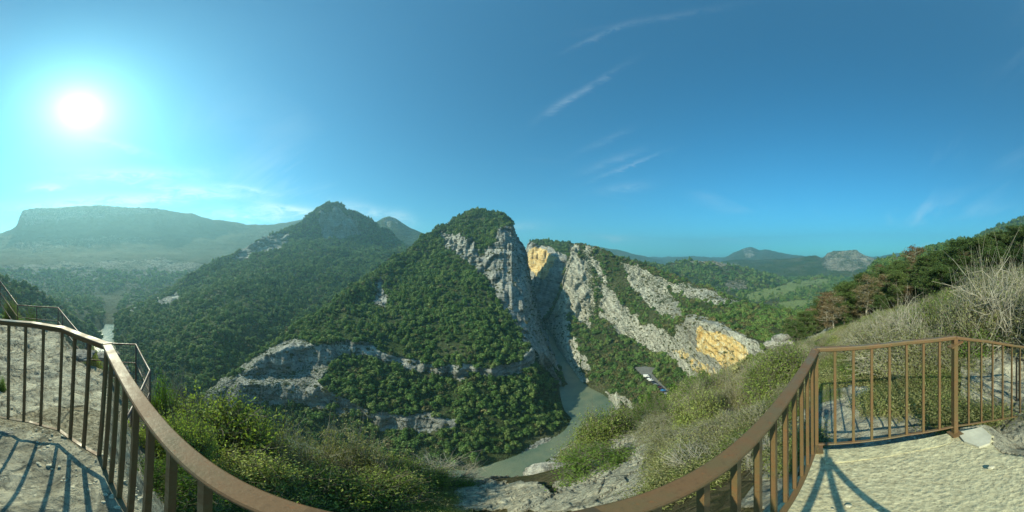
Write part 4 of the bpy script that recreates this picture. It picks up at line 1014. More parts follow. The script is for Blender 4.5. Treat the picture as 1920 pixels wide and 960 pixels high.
scatter_near(120, (1290, 1500), (4.6, 70), [('dry', 4.5), ('leafy', 3), ('bright', 2)], (1.0, 1.9), 'bushes on the slope left of the right railing corner',
    {'leafy': 'green bush on the slope between ochre cliff and railing', 'dry': 'grey-olive bush on the slope between ochre cliff and railing', 'bright': 'bright bush on the slope between ochre cliff and railing'}, key=open_rock)
scatter_near(46, (1500, 1660), (5.2, 30), [('dry', 6), ('leafy', 1.5), ('bright', 2)], (1.2, 1.9), 'bushes behind the right railing panel',
    {'leafy': 'green bush in the thicket behind the right railing panel', 'dry': 'grey-olive bush in the thicket behind the right railing panel', 'bright': 'bright bush in the thicket behind the right railing panel'},
    key=lambda x, r: not (x < 1660 and r < 4.4))
scatter_near(105, (1640, 2030), (4.0, 15), [('dry', 6), ('leafy', 3.2), ('bright', .8)], (1.4, 2.3), 'tall thicket behind the rightmost railing',
    {'leafy': 'green shrub in the tall thicket behind the rust-brown post', 'dry': 'silvery dry shrub in the tall thicket behind the rust-brown post', 'bright': 'bright shrub in the tall thicket behind the rust-brown post'},
    key=lambda x, r: r > 3.9 + max(0, 1700 - x) * .02, mind=.5)
# pines on the right skyline
pines = [(1540, 562, 46), (1560, 548, 50), (1590, 530, 44), (1620, 512, 42), (1650, 500, 40), (1672, 505, 30), (1690, 488, 46), (1760, 470, 38), (1790, 478, 30), (1800, 455, 44), (1830, 448, 40), (1850, 455, 30), (1865, 436, 38), (1890, 440, 34), (1905, 424, 36), (1930, 428, 34), (1960, 420, 34), (1770, 492, 26), (1880, 462, 24), (1815, 480, 25), (1640, 530, 28), (1745, 520, 21), (1905, 470, 22)]
for i, (x, yt, r) in enumerate(pines):
    a, _ = azel(x, 0); X, Y = math.sin(a) * r, math.cos(a) * r; g = gz(X, Y) - .1; h = max(3.2, pt(x, yt, r)[2] - g)
    plant('pine', X, Y, g, h * 1.35, h, 'dark green pine standing in the wood behind the right thicket', 'green pines on the right skyline')
bp = [(1722, 462, 34, 'tall half-bare brown pine with pale trunk, highest of the browning pines'), (1655, 497, 42, 'brown-topped pine left of the tall half-bare one'), (1520, 578, 52, 'leftmost rust-brown pine at the edge of the wood'), (1548, 572, 46, 'rust-brown pine beside the leftmost one of the wood'),
      (1575, 562, 44, 'rust-brown pine in the middle of the browning row'), (1602, 568, 38, 'dark brown pine right above the small boulder filling the pale gap'), (1630, 552, 36, 'reddish pine below the brown-topped one'), (1672, 545, 30, 'reddish low pine under the tall half-bare one')]
for i, (x, yt, r, lab) in enumerate(bp):
    a, _ = azel(x, 0); X, Y = math.sin(a) * r, math.cos(a) * r; g = gz(X, Y) - .1; h = max(3.0, pt(x, yt, r)[2] - g)
    plant('brownpine', X, Y, g, h * 1.15, h, lab)

taken = []
for q in range(240):
    for _ in range(30):
        x = random.uniform(1480, 2010); r = math.exp(random.uniform(math.log(22), math.log(125))); a, _e = azel(x, 0); X, Y = math.sin(a) * r, math.cos(a) * r
        if all(math.hypot(X - u, Y - v) > 2.4 + r * .02 for u, v in taken): break
    taken.append((X, Y)); g = gz(X, Y) - .1
    lim = float(np.interp(x, [1490, 1540, 1600, 1650, 1700, 1800, 1850, 1900, 2010], [590, 555, 515, 495, 480, 450, 440, 424, 405])) + random.uniform(0, 24)
    h = min(random.uniform(5, 9), pt(x, lim, r)[2] - g)
    if h < 2.2: continue
    br = random.random() < np.interp(x, [1490, 1560, 1700, 1760, 2010], [.35, .4, .2, .06, .02])
    plant('brownpine' if br else 'pine', X, Y, g, h * random.uniform(1.1, 1.5), h, ('browning pine inside the wood beyond the right thicket' if br else 'green pine inside the wood beyond the right thicket'), 'pines of the wood beyond the right thicket')

for q in range(26):
    x = 1600 + 15.5 * q + random.uniform(-8, 8); r = random.uniform(15, 24) + max(0, 1750 - x) * .06; a, _e = azel(x, 0); X, Y = math.sin(a) * r, math.cos(a) * r; g = gz(X, Y) - .1
    lim = float(np.interp(x, [1600, 1650, 1700, 1800, 1850, 1900, 2010], [560, 540, 525, 490, 470, 455, 435])) + random.uniform(-6, 30)
    h = pt(x, lim, r)[2] - g
    if h > 1.6: plant('pine' if random.random() < .85 else 'brownpine', X, Y, g, h * random.uniform(1.3, 1.7), h, 'low spreading pine standing directly behind the tall right thicket', 'low pines right behind the thicket')

# ------------------------------------------------------------------ forest on the far slopes
def instancer(name, pts, scl, var, protos, label=None):
    me = bpy.data.meshes.new(name); me.vertices.add(len(pts)); me.vertices.foreach_set('co', np.asarray(pts, np.float32).ravel())
    for k, v, t in (('scl', scl, 'FLOAT'), ('rot', RNG.random(len(pts)) * 6.28, 'FLOAT')):
        a = me.attributes.new(k, t, 'POINT'); a.data.foreach_set('value', np.asarray(v, np.float32))
    sv = np.asarray(scl)[:, None] * np.stack([.78 + .44 * RNG.random(len(pts)), .78 + .44 * RNG.random(len(pts)), .75 + .6 * RNG.random(len(pts))], 1)
    a = me.attributes.new('sclv', 'FLOAT_VECTOR', 'POINT'); a.data.foreach_set('vector', sv.astype(np.float32).ravel())
    a = me.attributes.new('var', 'INT', 'POINT'); a.data.foreach_set('value', np.asarray(var, np.int32))
    o = link(name, me); ng = bpy.data.node_groups.new(name + '_scatter', 'GeometryNodeTree')
    ng.interface.new_socket('Geometry', in_out='INPUT', socket_type='NodeSocketGeometry'); ng.interface.new_socket('Geometry', in_out='OUTPUT', socket_type='NodeSocketGeometry')
    gi = ng.nodes.new('NodeGroupInput'); go = ng.nodes.new('NodeGroupOutput'); jn = ng.nodes.new('GeometryNodeJoinGeometry')
    def na(nm, t):
        n = ng.nodes.new('GeometryNodeInputNamedAttribute'); n.data_type = t; n.inputs[0].default_value = nm; return n.outputs[0]
    s = na('sclv', 'FLOAT_VECTOR'); r = na('rot', 'FLOAT'); v = na('var', 'INT')
    cx = ng.nodes.new('ShaderNodeCombineXYZ'); ng.links.new(r, cx.inputs[2])
    for q, ob in enumerate(protos):
        oi = ng.nodes.new('GeometryNodeObjectInfo'); oi.inputs[0].default_value = ob; oi.transform_space = 'ORIGINAL'
        cmp_ = ng.nodes.new('FunctionNodeCompare'); cmp_.data_type = 'INT'; cmp_.operation = 'EQUAL'
        ip = ng.nodes.new('GeometryNodeInstanceOnPoints'); ng.links.new(gi.outputs[0], ip.inputs['Points'])
        ng.links.new(v, cmp_.inputs[2]); cmp_.inputs[3].default_value = q
        ng.links.new(cmp_.outputs[0], ip.inputs['Selection']); ng.links.new(oi.outputs['Geometry'], ip.inputs['Instance'])
        ng.links.new(cx.outputs[0], ip.inputs['Rotation']); ng.links.new(s, ip.inputs['Scale']); ng.links.new(ip.outputs[0], jn.inputs[0])
    ng.links.new(jn.outputs[0], go.inputs[0])
    md = o.modifiers.new('scatter', 'NODES'); md.node_group = ng
    tag(o, kind='stuff'); return o

zb = {}
def zkey(px, py): return (np.floor(px / 5).astype(int) * 1000 + np.floor(py / 5).astype(int))
allp = []
for nm_, S in SHEETS.items():
    r = np.hypot(S['V'][:, 0], S['V'][:, 1]); allp.append((zkey(S['px'], S['py']), r))
ks = np.concatenate([a for a, _ in allp]); rs = np.concatenate([b for _, b in allp])
o_ = np.argsort(rs); ks_, ix = np.unique(ks[o_], return_index=True); zmin = rs[o_][ix]
def visible(px, py, r):
    k = zkey(px, py); j = np.clip(np.searchsorted(ks_, k), 0, len(ks_) - 1)
    return (ks_[j] != k) | (r < zmin[j] * 1.12 + 12)

TREES = []
def scatter(sheetname, size, grow, cover, rockkeep=0.1, fieldkeep=.05, minz=-137.5, limit=None, pxr=(-60, 1980), scrubp=0.1, minpy=0, maxr=1e9):
    S = SHEETS[sheetname]; V, F = S['V'], S['F']; A = V[F[:, 0]]; B = V[F[:, 1]]; Cc = V[F[:, 2]]; D = V[F[:, 3]]
    ar = np.linalg.norm(np.cross(B - A, Cc - A), axis=1) / 2 + np.linalg.norm(np.cross(D - A, Cc - A), axis=1) / 2
    cen = (A + Cc) / 2; r = np.hypot(cen[:, 0], cen[:, 1]); dia = size + grow * r
    rk = S['att']['rock'][F].mean(1); fd = S['att']['field'][F].mean(1)
    clump = np.clip(1 + fbm(cen, 26, 3, 7) * 1.0, .18, 1.6)
    # on near-vertical rock count plan area only
    lam = ar * cover * clump / (dia * dia * .55) * np.where(rk > .45, rockkeep, 1) * np.where(fd > .4, fieldkeep, 1)
    px = S['px'][F].mean(1); py = S['py'][F].mean(1)
    lam[(cen[:, 2] < minz) | (px < pxr[0]) | (px > pxr[1]) | (py < minpy) | (r > maxr)] = 0
    lam[~visible(px, py, r)] = 0
    for (poly, z, mg) in [(road_pl, RZ, 2.0)]:
        lam[inpoly(cen[:, 0], cen[:, 1], poly) | (polydist(cen[:, 0], cen[:, 1], poly) < mg)] = 0
    n = RNG.poisson(lam); idx = np.repeat(np.arange(len(F)), n)
    a, b = RNG.random((2, len(idx), 1)); p = (A[idx] * (1 - a) + B[idx] * a) * (1 - b) + (D[idx] * (1 - a) + Cc[idx] * a) * b
    s = dia[idx] * (0.26 + 0.62 * RNG.random(len(idx)) ** 2.2) * np.where(rk[idx] > .45, .55, 1)
    p[:, 2] -= s * .18
    var = RNG.integers(0, 3, len(idx)); var[(RNG.random(len(idx)) < scrubp) | (rk[idx] > .45)] = 3
    TREES.append((p, s, var, np.full(len(idx), len(TREES))))
    return len(idx)
cnt = {}
cnt['k'] = scatter('center_hill', 4.0, .004, 1.3, .13)
cnt['p'] = scatter('forested_mountain', 4.3, .0052, 1.25, .06)
cnt['l'] = scatter('valley_spur', 6, .006, 1.1, .1)
cnt['m'] = scatter('plateau', 7, .006, .5, .05, maxr=1150)
cnt['n'] = scatter('near_river_bank', 3.0, .004, .9, .25, minz=-139.2)
cnt['q'] = scatter('sunlit_cliff', 5, .003, .9, .03)
cnt['r'] = scatter('tilted_massif', 3.6, .0045, .95, .26, scrubp=.4)
cnt['f'] = scatter('valley_and_mountains', 6, .007, .6, .08, minz=-141.5, maxr=1450)
cnt['h'] = scatter('right_hillside', 4, .006, .75, .15, minz=-141.5, pxr=(1470, 2000))
print('trees', cnt)
TP = np.concatenate([t[0] for t in TREES]); TS = np.concatenate([t[1] for t in TREES]); TVr = np.concatenate([t[2] for t in TREES]); TG = np.concatenate([t[3] for t in TREES])
tr = np.linalg.norm(TP, axis=1); rh = np.hypot(TP[:, 0], TP[:, 1])
tpx = np.degrees(np.arctan2(TP[:, 0], TP[:, 1])) * PPD + 960; tpy = HZ - np.degrees(np.arctan2(TP[:, 2] + TS, rh)) * PPD
hidden_by_near = ((tpx < 860) & (tpy > 740 + np.clip((tpx - 480) * .32, 0, 130))) | ((tpx < 290) & (tpy > 600)) | ((tpx > 1300) & (tpy > 690)) | ((tpx > 1150) & (tpy > 750))
TP, TS, TVr, TG, tpx, tpy, tr = (q[~(hidden_by_near & (tpy > 905 - 0 * tpx) | (hidden_by_near & (tpx > 1300)))] for q in (TP, TS, TVr, TG, tpx, tpy, tr))
hid = ((tpx < 860) & (tpy > 740 + np.clip((tpx - 480) * .32, 0, 130))) | ((tpx < 290) & (tpy > 600)) | ((tpx > 1150) & (tpy > 750)) | (tpx > 1480) | ((tpx > 1290) & (tpy > 590))
ang = TS / tr * np.where(hid | (TVr == 3) | ~visible(tpx, tpy - 3, np.hypot(TP[:, 0], TP[:, 1])), 0, 1)
ordr = np.argsort(-ang); big = ordr[:280]; rest = ordr[280:]
protos = {}
def region_label(x, y, g):
    if g == 0:
        if y > 780 or (x > 860 and y > 720): return ('tree on the dark foot of the central hill above the river', 'trees at the foot of the central hill')
        if y > 690: return ('tree on the terrace between the two pale cliff bands', 'trees between the two cliff bands')
        return ('tree on the central hill just above the upper cliff band', 'trees above the upper cliff band')
    if g == 6: return ('tree on the green slope between the tilted rock face and the river', 'trees below the tilted rock face')
    return ('tree on the forested slope left of the central hill', 'trees on the left forested slope')
for i in big:
    e = empty('forest_tree', TP[i], random.uniform(0, 6.28)); e.scale = (TS[i],) * 3
    lb, gp = region_label(tpx[i], tpy[i], TG[i]); tag(e, lb, 'tree', gp)
    c = link('crown', ME['crown%d' % TVr[i]], e); link('trunk', ME['trunk'], e); protos.setdefault(int(TVr[i]), c)
# a lone low scrub tree stands for the fourth kind
sp_ = onz(1178, 742, -121); e = empty('low_scrub_tree', sp_, 1.0); e.scale = (2.2,) * 3
tag(e, 'low olive scrub tree at the river side of the roadside car park', 'tree'); protos[3] = link('crown', ME['scrub'], e); link('trunk', ME['trunk'], e)
instancer('forest', TP[rest], TS[rest], TVr[rest], [protos[k] for k in range(4)])

# undergrowth close by: one mat of small leafy tufts
def undergrowth():
    n = 22000; x = RNG.uniform(290, 2000, n); r = np.exp(RNG.uniform(math.log(1.5), math.log(100), n)); a = np.radians((x - 960) / PPD)
    X, Y = np.sin(a) * r, np.cos(a) * r; z, s, ins, d = gz0(X, Y); V = np.stack([X, Y, z], -1)
    py = HZ - np.degrees(np.arctan2(z, r)) * PPD
    ok = ~ins & (d > .25) & (fbm(V, 2.5, 3, 8) > np.where((x > 1130) & (x < 1500) & (r > 4), .6, np.where((x >= 1500) & (r > 5), .25, -.2)))
    ok &= ~((x > 850) & (x < 1250) & (py > 868) & (r < 8)) & ~((x > 1160) & (x < 1240) & (py > 805) & (py < 870))
    ok &= ~((x > 1180) & (x < 1500) & (r <= 4.5) & (fbm(V, .8, 2, 28) < .15))
    ok &= ~((x > 1430) & (r < 4.6) & (fbm(V, .7, 2, 18) < .25)) & ~((x < 1160) & (r > 60)) & ~((x < 300) & (r < 6))
    V = V[ok]; r = r[ok]; V[:, 2] -= .04
    sc2 = (0.10 + 0.20 * RNG.random(len(V))) * (1 + r * .05)
    a_ = plant('dry', 1.95, 2.2, gz(1.95, 2.2) - .03, .3, .3, 'knee-high grey tuft on the rocks just outside the railing corner')
    b_ = plant('bright', 2.35, 1.4, gz(2.35, 1.4) - .03, .32, .3, 'knee-high green tuft on the rocks outside the right panel')
    # light versions of the tufts
    rr = np.random.default_rng(5); (s1, l1) = shrub_meshes(200, 1500, 0.045, 60, 0.02, gap=.9, spread=.2, asp=.35); (s2, l2) = shrub_meshes(201, 1500, 0.05, 60, 0.02, gap=.9, spread=.2, asp=.3)
    t1 = link('foliage', mesh_np('tuft', l1[0], l1[1], M_leafd), a_); t2 = link('foliage', mesh_np('tuft', l2[0], l2[1], M_leafg), b_)
    instancer('undergrowth', V, sc2, (RNG.random(len(V)) < .45).astype(int), [t1, t2])
undergrowth()

# ------------------------------------------------------------------ boulders
M_stone = mat_terrain('boulder_limestone', 0.16, rockc=(0.40, 0.39, 0.34), thick=0.6)
def boulder(name, c, dims, seed, label, cat='boulder', rz=0.0, sub=5, group=None, rough=1.0):
    import bmesh
    bm = bmesh.new(); bmesh.ops.create_icosphere(bm, subdivisions=sub, radius=1.0)
    V = np.array([v.co for v in bm.verts]); r = np.random.default_rng(seed)
    for q in range(9):                      # planar breaks
        n = r.normal(size=3); n /= np.linalg.norm(n); k = r.uniform(.55, .85); d = V @ n; V -= np.outer(np.clip(d - k, 0, None) * .9, n)
    V *= (1 + 0.10 * rough * ridged(V + seed, .8, 4, seed) + .05 * fbm(V, .3, 3, seed + 4))[:, None]; V *= np.array(dims) / 2
    for v, p in zip(bm.verts, V): v.co = p
    me = bpy.data.meshes.new(name); bm.to_mesh(me); bm.free(); me.polygons.foreach_set('use_smooth', [True] * len(me.polygons)); me.materials.append(M_stone)
    for k, val in (('rock', 1.5), ('ochre', 0), ('field', 0)):
        a = me.attributes.new(k, 'FLOAT', 'POINT'); a.data.foreach_set('value', np.full(len(me.vertices), val, np.float32))
    o = link(name, me); o.location = c; o.rotation_euler = (0, 0, rz); return tag(o, label, cat, group)
def bpx(x, y, r, wpx, hpx, depth, seed, label, rz=0.0, **k):
    p = pt(x, y, r); d = math.sqrt(r * r + p[2] ** 2); u = math.pi / 180 / PPD * d
    return boulder('boulder', p, (wpx * u, depth, hpx * u), seed, label, rz=-math.radians((x - 960) / PPD) + rz, **k)
bpx(1068, 892, 8.0, 92, 62, 1.6, 3, 'big pale angular boulder at the cliff edge above the river')
bpx(1466, 652, 22, 46, 50, 2.0, 5, 'large grey rock among bushes left of the right railing corner')
bpx(1436, 688, 26, 44, 34, 2.0, 6, 'grey-green crag just left of the large rock by the railing')
bpx(1414, 712, 30, 34, 24, 2.4, 7, 'small whitish boulder below the ochre cliff')
bpx(1443, 648, 60, 22, 16, 3, 8, 'white rock beside the top right end of the ochre cliff')
bpx(1200, 836, 7.5, 80, 30, 1.4, 9, 'grey rock slab in the shaded hollow of the near slope')
bpx(1592, 636, 13, 14, 20, .5, 10, 'small boulder added in place of a pale blue gap in the bushes')  # added boulder, stands in for a pale blue gap towards the road
bpx(148, 664, 5.3, 62, 16, .7, 11, 'long flat stone lying behind the left balusters')
bpx(205, 668, 5.0, 40, 18, .6, 12, 'block of stone under the wire fence corner')
bpx(30, 752, 2.75, 26, 46, .3, 13, 'small upright grey rock on the lower path')
bpx(70, 823, 1.62, 34, 14, .12, 14, 'flat dark loose stone on the lookout edge')
bpx(10, 812, 1.6, 30, 8, .1, 15, 'thin loose stone at the left edge of the lookout')
bpx(920, 925, 4.9, 150, 34, 1.0, 17, 'broad blue-shaded rock ledge left of the cliff-edge boulder')
bpx(1000, 935, 4.6, 160, 40, 1.1, 18, 'flat grey rock slab at the bottom centre')
bpx(1130, 880, 6.0, 150, 36, 1.3, 19, 'pitted grey slab right of the cliff-edge boulder')
bpx(840, 945, 4.2, 90, 30, .7, 20, 'cracked blue-grey slab at the bottom left of the ledge')
bpx(1600, 775, 2.75, 90, 26, .5, 22, 'flat pale rock outside the right panel between its first balusters')
bpx(1690, 770, 2.8, 80, 30, .5, 23, 'rounded rock outside the right panel left of the rust-brown post')
bpx(1725, 712, 4.0, 40, 26, .5, 24, 'grey rock half hidden in the thicket by the rust-brown post')
for i, (x, y, r, w, h) in enumerate([(228, 700, 4.6, 40, 26), (160, 760, 3.2, 50, 22), (120, 700, 4.2, 60, 20), (60, 690, 4.4, 50, 18), (85, 745, 3.0, 30, 14)]):
    bpx(x, y, r, w, h, .5, 40 + i, ['pale block below the fence corner, rightmost on the rocky path', 'low stone on the path under the middle fence panel', 'wide low rock hump on the rocky path', 'low rock hump left on the rocky path', 'small rounded stone at the middle of the path'][i])

def pebbles():
    import bmesh
    bm = bmesh.new(); bmesh.ops.create_icosphere(bm, subdivisions=2, radius=1.0); V = np.array([v.co for v in bm.verts]); V *= (1 + .22 * fbm(V, .9, 3, 5))[:, None]; V[:, 2] *= .6
    for v, p in zip(bm.verts, V): v.co = p
    me = bpy.data.meshes.new('loose_stone'); bm.to_mesh(me); bm.free(); me.materials.append(mat_simple('loose_stone', (.42, .40, .30), .9, nscale=3, namt=.4))
    st = link('loose_stone', me); st.location = (1.15, -.55, platz(1.15, -.55) + .035); st.scale = (.018, .022, .02); tag(st, 'loose walnut-sized stone lying alone on the concrete floor', 'stone')
    n = 5000; r = RNG.uniform(.7, 5.5, n); x = np.concatenate([RNG.uniform(-120, 290, n // 2), RNG.uniform(1490, 2040, n - n // 2)]); a = np.radians((x - 960) / PPD); X, Y = np.sin(a) * r, np.cos(a) * r
    z, s, ins, d = gz0(X, Y); V = np.stack([X, Y, z], -1); k = (fbm(V, .5, 3, 44) + .35 * (r > 1.6) > np.where(X > 0, .55, -.05)); V = V[k]; V[:, 2] += np.where((V[:, 0] > 0) & ins[k], .022, .012)
    instancer('gravel', V, .003 + .013 * RNG.random(len(V)) ** 3, np.zeros(len(V), int), [st])
pebbles()

# ------------------------------------------------------------------ railing round the lookout
def lerp(a, b, t): return tuple(p * (1 - t) + q * t for p, q in zip(a, b))
tops = rail_top_px; bots = [b if b else (t[0], t[1], t[2] - .9) for t, b in zip(tops, rail_bot_px)]
POST_I = 11
rl = empty('railing', (tops[4][0], tops[4][1], -1.5)); tag(rl, 'brown iron railing with upright bars round the edge of the lookout', 'railing')
def off(o, par=rl):
    o.parent = par; o.matrix_parent_inverse = par.matrix_world.inverted(); return o
bpy.context.view_layer.update()
hb = MB().sweep(tops[:9], .052, .016, bev=.004); off(hb.build('handrail', MT['rail'])); 
hb = MB().sweep([lerp(t, t, 0) for t in [tuple(p) for p in tops[:9]]], .030, .020); 
for i in range(len(hb.V)): hb.V[i] = (hb.V[i][0], hb.V[i][1], hb.V[i][2] - .019)
off(hb.build('rail_channel', MT['rail']))
r2 = MB().sweep([lerp(tops[8], tops[9], .02)] + tops[9:12], .038, .030, bev=.006); off(r2.build('handrail', MT['rail']))
r3 = MB().sweep([lerp(tops[11], tops[12], .03)] + tops[12:], .034, .024, bev=.005); off(r3.build('handrail', MT['rail']))
off(MB().sweep(bots[:8], .028, .010, bev=.002).build('bottom_rail', MT['rail']))
off(MB().sweep([lerp(bots[8], bots[9], .02)] + bots[9:12], .026, .012, bev=.002).build('bottom_rail', MT['rail']))
off(MB().sweep([lerp(bots[6], bots[8], 0.0), lerp(bots[6], bots[8], 1.0)], .028, .010, bev=.002).build('bottom_rail', MT['rail']))
off(MB().sweep([lerp(bots[11], bots[12], .03)] + bots[12:], .022, .012, bev=.002).build('bottom_rail', MT['rail']))
def bars(i0, i1, spacing, w=.0175, skip0=False):
    T = tops[i0:i1 + 1]; B = bots[i0:i1 + 1]; L = [0]
    for a, b in zip(T[:-1], T[1:]): L.append(L[-1] + math.dist(a[:2], b[:2]))
    n = max(1, round(L[-1] / spacing))
    for k in range(1 if skip0 else 0, n + 1):
        s = L[-1] * k / n; j = min(len(L) - 2, max(q for q in range(len(L)) if L[q] <= s + 1e-9)); t = (s - L[j]) / (L[j+1] - L[j])
        p = lerp(T[j], T[j+1], t); q = lerp(B[j], B[j+1], t); d = Vector((T[j+1][0] - T[j][0], T[j+1][1] - T[j][1], 0)).normalized()
        m = MB().sweep([(q[0], q[1], q[2] + .004), (p[0], p[1], p[2] - .012)], w, w, up=d); off(m.build('baluster', MT['rail']))
bars(0, 3, .128); bars(3, 4, .135, skip0=True); bars(4, 6, .128, .019, True); bars(6, 8, .128, .019, True); bars(8, 11, .128, .017, True); bars(11, 14, .125, .013, True)
pp = tops[POST_I]; gpt = platz(pp[0], pp[1]) - .02
off(MB().box((pp[0], pp[1], (pp[2] + gpt) / 2), (.036, .036, pp[2] - gpt), .4).build('post', MT['rail']))
off(MB().sweep([(pp[0] - .045, pp[1] + .05, pp[2] - .062), (pp[0] - .01, pp[1] + .0, pp[2] - .055), (pp[0] + .02, pp[1] - .055, pp[2] - .045)], .05, .012).build('bracket', MT['rail']))
off(MB().box((-.03, .239, -1.07), (.034, .034, .98)).build('post', MT['rail']))
off(MB().box((tops[8][0], tops[8][1], (tops[8][2] + bots[8][2]) / 2 - .06), (.03, .03, tops[8][2] - bots[8][2] + .1), .3).build('post', MT['rail']))

for i in (4, 8, 11):
    p = tops[i]; wd = MB(); wd.box((p[0] + .004, p[1] + .004, p[2] + .006), (.062, .020, .010), rz=.8 + i * .3, taper=.8); off(wd.build('weld_seam', MT['rail']))
for dx, dy in ((.02, -.03), (-.03, -.012)):
    bt = MB(); bt.tube([(tops[8][0] + dx, tops[8][1] + dy, tops[8][2] + .006), (tops[8][0] + dx, tops[8][1] + dy, tops[8][2] + .016)], .006, 6); off(bt.build('bolt', MT['fence']))
for i in (8, 11):
    bp_ = MB(); bp_.box((bots[i][0] - .012, bots[i][1], platz(*bots[i][:2]) + .033), (.10, .09, .012), rz=.3); off(bp_.build('base_plate', MT['rail']))

# ------------------------------------------------------------------ tube-and-wire fence along the lower path
FT = [pt(-75, 440, 11.5), pt(0, 527, 10.0), pt(33, 572, 9.0), pt(109, 577, 8.0), pt(163, 641, 5.6), pt(255, 646, 5.2), pt(281, 695, 4.0), pt(247, 766, 2.9), pt(205, 836, 2.15)]
fe = empty('wire_fence', (FT[5][0], FT[5][1], FT[5][2] - 1)); tag(fe, 'dark tube fence with wire mesh along the rocky lower path', 'fence'); bpy.context.view_layer.update()
off(MB().tube(FT, .021, 8).build('top_rail', MT['fence'], smooth=True), fe)
dn = lambda p, h: (p[0], p[1], p[2] - h)
off(MB().tube([dn(p, .48) for p in FT], .014, 6).build('middle_rail', MT['fence'], smooth=True), fe)
off(MB().tube([dn(p, .95) for p in FT], .014, 6).build('bottom_rail', MT['fence'], smooth=True), fe)
for i, p in enumerate(FT[:-1]):
    off(MB().tube([dn(p, 1.15), dn(p, .0)], .019, 8).build('post', MT['fence'], smooth=True), fe)
    a, b = p, FT[i+1]; L = math.dist(a, b)
    if L > 1.7:
        m_ = lerp(a, b, .5 if i != 3 else .2); off(MB().tube([dn(m_, 1.15), m_], .017, 8).build('post', MT['fence'], smooth=True), fe)
    w = MB(); n = int(L / .055)
    for k in range(1, n): q = lerp(a, b, k / n); w.tube([dn(q, .94), dn(q, .02)], .0028, 3)
    for k in range(1, 17): w.tube([dn(a, .055 * k), dn(b, .055 * k)], .0028, 3)
    off(w.build('wire_panel', MT['wire']), fe)

# ------------------------------------------------------------------ small black gate frame behind the right railing
gt = empty('iron_frame', pt(1906, 765, 2.6)); tag(gt, 'small black iron frame standing outside the rightmost balusters', 'iron frame'); bpy.context.view_layer.update()
G0 = pt(1906, 671, 2.6); G1 = pt(1990, 700, 2.75)
off(MB().sweep([G0, G1], .02, .014).build('top_bar', MT['black_metal']), gt)
for t in (0, .06, .45, 1):
    q = lerp(G0, G1, t); off(MB().sweep([dn(q, .85), q], .015, .015, up=(1, 0, 0)).build('upright', MT['black_metal']), gt)
off(MB().sweep([dn(G0, .7), dn(G1, .7)], .014, .012).build('lower_bar', MT['black_metal']), gt)

# pale concrete patch beside the post
pc = [onz(x, y, -1.60)[:2] for x, y in ((1794, 812), (1841, 802), (1859, 820), (1856, 834), (1836, 841), (1808, 830))]
PC = MB().poly(pc, -1.70, lambda x, y: platz(x, y) + .036) if False else MB()
zt = max(platz(x, y) for x, y in pc) + .012; PC.poly(pc, -1.80, lambda x, y: platz(x, y) + .035)
tag(PC.build('concrete_block', mat_simple('pale_concrete', (0.46, 0.45, 0.36), .85, nscale=6, namt=.15, bumpd=.004)), 'pale concrete block set in the floor beside the rust-brown post', 'concrete block')

# ------------------------------------------------------------------ the photographer's tripod (its shadow lies on the floor)
tp = empty('tripod', (0, -.1, -1.55)); tag(tp, 'black camera tripod standing on the lookout, casting the forked shadow', 'tripod'); bpy.context.view_layer.update()
off(MB().box((0, 0, -.165), (.06, .06, .11), taper=.9).build('camera_body', MT['black_metal']), tp)
off(MB().tube([(0, 0, -.22), (0, 0, -.66)], .013, 10).build('centre_column', MT['black_metal'], smooth=True), tp)
off(MB().tube([(0, 0, -.60), (0, 0, -.66)], .038, 12).build('hub', MT['black_metal'], smooth=True), tp)
for fx, fy in ((-.38, -.28), (.44, -.30), (.08, .20)):
    gl = platz(fx, fy) + .01; off(MB().tube([(fx * .05, fy * .05, -.63), (fx * .55, fy * .55, -.63 + (gl + .63) * .55)], .019, 8, .017).tube([(fx * .5, fy * .5, -.63 + (gl + .63) * .5), (fx, fy, gl)], .012, 8, .010).build('leg', MT['black_metal'], smooth=True), tp)

# ------------------------------------------------------------------ cars by the road far below
def car_parts(van):
    body = MB(); L, W, H = (5.6, 2.0, 2.5) if van else (4.2, 1.75, 1.42)
    if van: prof_ = [(-2.8, .35), (2.8, .35), (2.8, 1.15), (2.2, 1.3), (1.75, 2.3), (1.5, 2.5), (-2.75, 2.5), (-2.8, 2.3)]
    else: prof_ = [(-2.1, .3), (2.1, .3), (2.1, .7), (1.95, .85), (1.05, .95), (.45, 1.4), (-1.2, 1.42), (-1.85, .98), (-2.1, .9)]
    b = 0; n = len(prof_)
    for sy in (-1, 1):
        for x, z in prof_: body.V.append((x, sy * W / 2 * (1 if z < 1.0 else .88), z))
    body.F.append([q for q in range(n)]); body.F.append([n + q for q in range(n)][::-1])
    for q in range(n): body.F.append([q, n + q, n + (q+1) % n, (q+1) % n])
    win = MB()
    if van: win.box((1.98, 0, 1.85), (.5, 1.6, .7)).box((1.0, 0, 1.85), (.9, 1.83, .55))
    else: win.box((.72, 0, 1.17), (.42, 1.45, .34)).box((-.3, 0, 1.17), (1.3, 1.62, .27)).box((-1.55, 0, 1.16), (.3, 1.4, .26))
    wh = MB().tube([(0, -.11, 0), (0, .11, 0)], .33, 12)
    return body, win, wh, L, W
M_glass = mat_simple('dark_glass', (.02, .025, .03), .1); M_tyre = mat_simple('tyre_rubber', (.02, .02, .02), .9)
PAINT = {'white': mat_simple('white_paint', (.75, .75, .73), .3), 'black': mat_simple('black_paint', (.02, .022, .026), .3), 'blue': mat_simple('blue_paint', (.04, .17, .40), .3), 'grey': mat_simple('grey_paint', (.20, .21, .22), .3), 'red': mat_simple('dark_red_paint', (.16, .03, .03), .3)}
protoc = {}
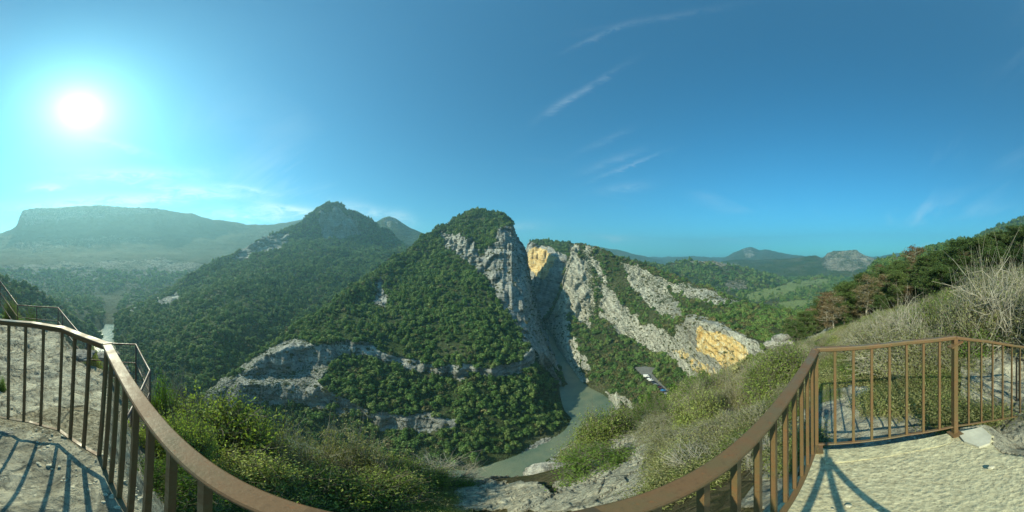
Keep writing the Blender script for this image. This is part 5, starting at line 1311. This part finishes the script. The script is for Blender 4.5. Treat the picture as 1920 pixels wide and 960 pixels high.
def make_car(colr, van):
    body, win, wh, L, W = car_parts(van); e = empty('camper_van' if van else 'parked_car'); e['category'] = 'van' if van else 'car'
    body.build('body', PAINT[colr], e); win.build('windows', M_glass, e); w0 = None
    for sx in (-1, 1):
        for sy in (-1, 1):
            if w0 is None: w0 = wh.build('wheel', M_tyre, e); o = w0
            else: o = w0.copy(); C.objects.link(o); o.parent = e
            o.location = (sx * L * .31, sy * (W / 2 - .1), .33)
    return e
def along(t):
    P = [onz(x, y, RZ)[:2] for x, y in ((1211, 706), (1231, 722.5), (1254, 741.5), (1264, 748.5))]; L = [0]
    for a, b in zip(P[:-1], P[1:]): L.append(L[-1] + math.dist(a, b))
    s = t * L[-1]; j = min(2, max(q for q in range(4) if L[q] <= s + 1e-9)); u = (s - L[j]) / (L[j+1] - L[j])
    return lerp(P[j], P[j+1], u), math.atan2(P[j+1][1] - P[j][1], P[j+1][0] - P[j][0])
cars = [('white', 1, 'white camper van at the far upper end of the roadside row'), ('black', 0, 'black car next to the white camper van'), ('white', 0, 'white car third from the upper end of the roadside row'),
        ('white', 0, 'white car fourth from the upper end of the roadside row'), ('black', 0, 'black car right below the two white cars'), ('black', 0, 'black car second below the two white cars'), ('grey', 0, 'grey car between black cars in the upper half of the row'), ('black', 0, 'black car just below the upper grey car'),
        ('red', 0, 'dark red car in the middle of the roadside row'), ('black', 0, 'black car just above the bright blue car'), ('blue', 0, 'bright blue car in the roadside row'), ('black', 0, 'black car just below the bright blue car'), ('grey', 0, 'grey car second below the bright blue car'), ('black', 0, 'black car third below the bright blue car'), ('grey', 0, 'grey car second from the lower end of the row'), ('black', 0, 'black car at the lower end of the roadside row')]
for i, (cl_, van, lab) in enumerate(cars):
    k = (cl_, van)
    if k not in protoc: protoc[k] = make_car(*k); e = protoc[k]
    else: e = copy_tree(protoc[k])
    (X, Y), an = along(.02 + .96 * i / (len(cars) - 1)); e.location = (X, Y, RZ + .06); e.rotation_euler = (0, 0, an + math.radians(62)); e['label'] = lab; e['group'] = 'cars parked along the road by the river'

# ------------------------------------------------------------------ air
hz_o = MB().box((0, 0, 236), (13300, 13300, 778)); M_haze, nt, out = newmat('haze_air')
pv = N(nt, 'ShaderNodeVolumePrincipled'); pv.inputs['Color'].default_value = (0.45, 0.87, 1.0, 1); pv.inputs['Density'].default_value = 2.1e-4; pv.inputs['Anisotropy'].default_value = 0.4
nt.links.new(pv.outputs[0], out.inputs['Volume'])
tag(hz_o.build('haze', M_haze), kind='stuff')
